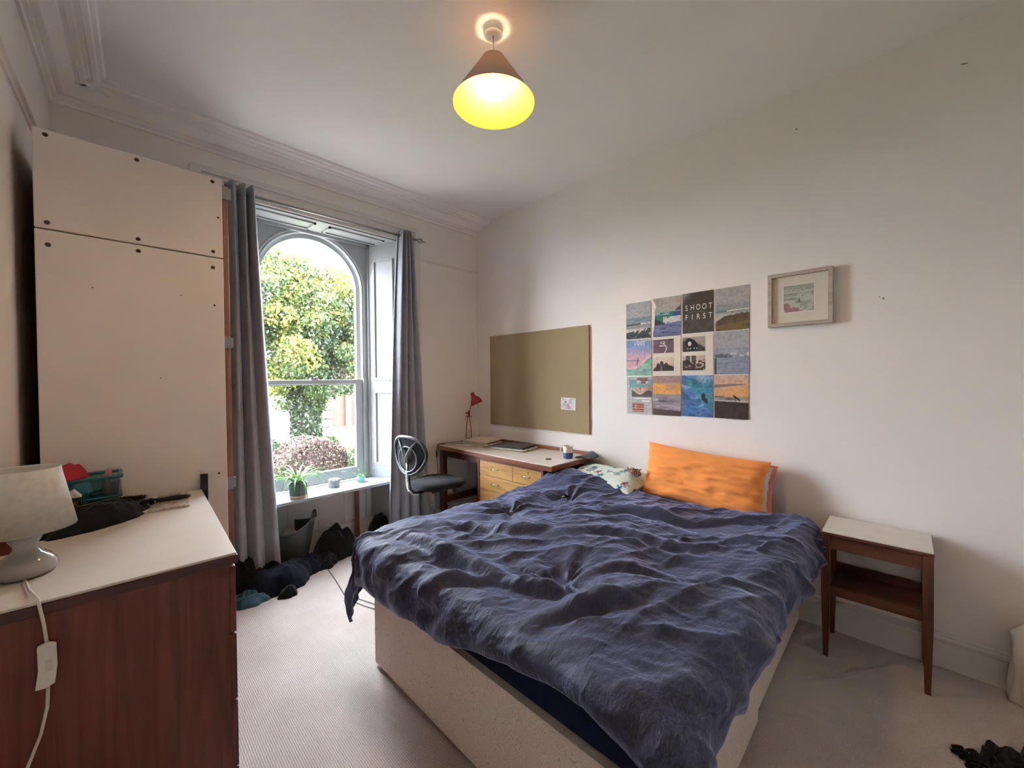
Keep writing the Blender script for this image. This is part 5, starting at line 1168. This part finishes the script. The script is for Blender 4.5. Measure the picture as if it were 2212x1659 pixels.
def leaves(name, n, sampler, size, mat, parent=None, seed=1, up=.35):
    rs = np.random.RandomState(seed); P = sampler(rs, n); n = len(P)
    d = rs.normal(size=(n, 3)); d /= np.linalg.norm(d, axis=1, keepdims=True); e = rs.normal(size=(n, 3)); e -= (e*d).sum(1, keepdims=True)*d; e /= np.linalg.norm(e, axis=1, keepdims=True)
    s = size*rs.uniform(.6, 1.3, size=(n, 1)); nrm_ = np.cross(d, e)
    V = np.stack([P-d*s, P+e*s*.55+nrm_*s*.15, P+d*s*.9, P-e*s*.55+nrm_*s*.15], 1).reshape(-1, 3); F = np.arange(4*n).reshape(n, 4)
    me = bpy.data.meshes.new(name); me.vertices.add(4*n); me.vertices.foreach_set('co', V.astype(np.float32).ravel()); me.loops.add(4*n); me.loops.foreach_set('vertex_index', F.astype(np.int32).ravel())
    me.polygons.add(n); me.polygons.foreach_set('loop_start', (np.arange(n)*4).astype(np.int32)); me.polygons.foreach_set('loop_total', np.full(n, 4, np.int32)); me.update(calc_edges=True); me.validate()
    return link_mesh(name, me, mat, parent)
M['ivy'] = leafmat('ivy_leaf', [(0, '232c21'), (.6, '323c2a'), (1, '444d36')], .5, .25)
M['brownhedge'] = leafmat('brown_hedge_leaf', [(0, '30221e'), (.5, '41322c'), (.8, '51423a'), (.9, '414831'), (1, '5b5346')], .7, .2)
M['hedge'] = leafmat('hedge_leaf', [(0, '293521'), (.6, '3b462b'), (1, '4d543a')], .6, .3)
M['hedge_light'] = leafmat('light_hedge_leaf', [(0, '334324'), (.6, '43522e'), (1, '545f3e')], .6, .3)
bark = plain('bark', '26241e', .9, var=.2, vscale=8, bscale=20, bstr=.6, bdist=.03)
TX, TY = 4.85, 14.95
tr = thing('garden_tree', 'large yellow-green tree with ivy-covered trunk outside the window', 'tree', (TX, TY, GZ))
obj('trunk', MB().tube([(0, 0, 0), (.02, 0, .8), (0, 0, 1.5), (.05, .1, 2.2), (0, .1, 3.4)], [.46, .36, .33, .34, .2], n=18), bark, tr, True)
brm = random.Random(3)
for k in range(9):
    a = k*2.4; L = brm.uniform(.8, 1.4); z0 = brm.uniform(1.9, 3.2)
    obj('branch', MB().tube([(0, .1, z0), (.4*L*math.cos(a), .4*L*math.sin(a), z0+.5*L), (L*math.cos(a), L*math.sin(a), z0+1.2*L)], [.09, .05, .02], n=8), bark, tr, True)
def s_trunk(rs, n):
    z = rs.uniform(.1, 2.4, n); a = rs.uniform(0, 2*PI, n); r = .40+.10*rs.uniform(0, 1, n)+.12*(z > 1.6)
    return np.stack([r*np.cos(a), r*np.sin(a), z], 1)
o = leaves('trunk_ivy', 2600, s_trunk, .075, M['ivy'], tr, 3); o['kind'] = 'stuff'
CROWN_COL = []
def s_crown(rs, n):
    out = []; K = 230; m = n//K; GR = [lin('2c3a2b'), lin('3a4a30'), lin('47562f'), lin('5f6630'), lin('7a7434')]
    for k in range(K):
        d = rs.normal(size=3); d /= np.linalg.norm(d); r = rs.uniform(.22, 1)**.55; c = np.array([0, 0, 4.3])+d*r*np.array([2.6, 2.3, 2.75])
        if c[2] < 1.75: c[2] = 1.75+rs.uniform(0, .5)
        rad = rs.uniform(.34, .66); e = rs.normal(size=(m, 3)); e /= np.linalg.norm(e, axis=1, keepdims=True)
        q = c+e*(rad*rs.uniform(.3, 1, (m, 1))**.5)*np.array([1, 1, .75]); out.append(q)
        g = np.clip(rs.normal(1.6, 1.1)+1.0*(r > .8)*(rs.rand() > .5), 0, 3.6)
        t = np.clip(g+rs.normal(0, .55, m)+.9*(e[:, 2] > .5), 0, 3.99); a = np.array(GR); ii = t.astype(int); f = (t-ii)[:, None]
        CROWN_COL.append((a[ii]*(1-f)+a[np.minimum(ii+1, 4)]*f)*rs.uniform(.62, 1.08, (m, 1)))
    return np.concatenate(out)
tm, tnt, tbs = nodes('tree_leaf'); ta_ = tnt.nodes.new('ShaderNodeVertexColor'); ta_.layer_name = 'Col'; ttr = tnt.nodes.new('ShaderNodeBsdfTranslucent'); tmx = tnt.nodes.new('ShaderNodeMixShader'); tmx.inputs[0].default_value = .4
tnt.links.new(ta_.outputs['Color'], tbs.inputs['Base Color']); tnt.links.new(ta_.outputs['Color'], ttr.inputs['Color']); tnt.links.new(tbs.outputs[0], tmx.inputs[1]); tnt.links.new(ttr.outputs[0], tmx.inputs[2]); tnt.links.new(tmx.outputs[0], tnt.nodes['Material Output'].inputs['Surface'])
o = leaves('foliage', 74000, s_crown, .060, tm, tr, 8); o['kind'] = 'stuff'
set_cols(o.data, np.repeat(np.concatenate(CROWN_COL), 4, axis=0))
def s_box(x0, x1, y0, y1, z0, z1, rnd=0):
    def f(rs, n):
        u = rs.uniform(0, 1, (n, 3)); face = rs.randint(0, 3, n)
        P = np.array([x0, y0, z0])+u*np.array([x1-x0, y1-y0, z1-z0]); P[face == 0, 2] = z1-rs.uniform(0, .06, (face == 0).sum()); P[face == 1, 1] = y0+rs.uniform(0, .06, (face == 1).sum()); P[face == 2, 0] = np.where(rs.rand((face == 2).sum()) > .5, x0, x1)
        if rnd:
            cx, cy = (x0+x1)/2, (y0+y1)/2; q = np.clip(((P[:, 0]-cx)/(x1-x0)*2)**2, 0, 1); P[:, 2] = z0+(P[:, 2]-z0)*(1-rnd*q)
        return P+rs.normal(size=(n, 3))*.025
    return f
def hedge(name, label, b, n, size, mat, core, rnd=0, seed=1):
    t_ = thing(name, label, 'hedge', ((b[0]+b[1])/2, (b[2]+b[3])/2, GZ))
    bx = (b[0], b[1], b[2], b[3], b[4], b[5]); m = MB(); N_ = 12; d = .05
    P = [[(b[0]+d+(b[1]-b[0]-2*d)*i/N_, yy, (GZ if zz == 0 else GZ+(b[5]-GZ-d)*(1-rnd*((2*i/N_-1)**2)))) for i in range(N_+1)] for yy, zz in ((b[2]+d, 0), (b[2]+d, 1), (b[3]-d, 1), (b[3]-d, 0))]
    obj('hedge_core', m.grid(P), core, t_, world=True)
    o = leaves('hedge_leaves', n, s_box(*bx, rnd), size, mat, t_, seed); o.location = -Vector(t_.location); o['kind'] = 'stuff'
dk_b = plain('hedge_core_brown', '2c211c', .95); dk_g = plain('hedge_core_green', '20291a', .95)
hedge('brown_hedge', 'rounded brown hedge in front of the tree', (2.45, 3.95, 9.1, 10.2, GZ, .08), 11000, .036, M['brownhedge'], dk_b, .35, 4)
hedge('green_hedge', 'clipped green hedge right of the brown hedge', (3.75, 6.9, 8.0, 8.9, GZ, -.14), 9000, .036, M['hedge'], dk_g, 0, 6)
hedge('leafy_hedge', 'low green hedge left of the brown hedge', (.9, 2.35, 8.6, 9.6, GZ, -.45), 2200, .05, M['hedge_light'], dk_g, .1, 7)
for k, (x, y, r, lab) in enumerate(((5.75, 15.3, .34, 'small round bush right of the tree trunk'), (7.5, 14.9, .5, 'larger round bush near the house door'), (8.75, 14.6, .5, 'dense round bush at the right edge of the lawn'), (3.6, 14.5, .45, 'round bush on the lawn left of the tree trunk'), (2.7, 15.0, .5, 'pale bush far left on the lawn'))):
    t_ = thing('round_bush', lab, 'bush', (x, y, GZ), 0, 'round bushes on the lawn')
    def sph(rs, n, r=r):
        d = rs.normal(size=(n, 3)); d /= np.linalg.norm(d, axis=1, keepdims=True); p_ = d*r*rs.uniform(.85, 1, (n, 1)); p_[:, 2] = np.abs(p_[:, 2]+r*.55); return p_
    o = leaves('bush_leaves', 700, sph, .06, M['hedge_light'] if k % 2 == 0 else M['ivy'], t_, 20+k); o['kind'] = 'stuff'
    obj('bush_core', MB().sphere((0, 0, r*.5), r*.8, r*.8, r*.8), dk_g, t_, True)
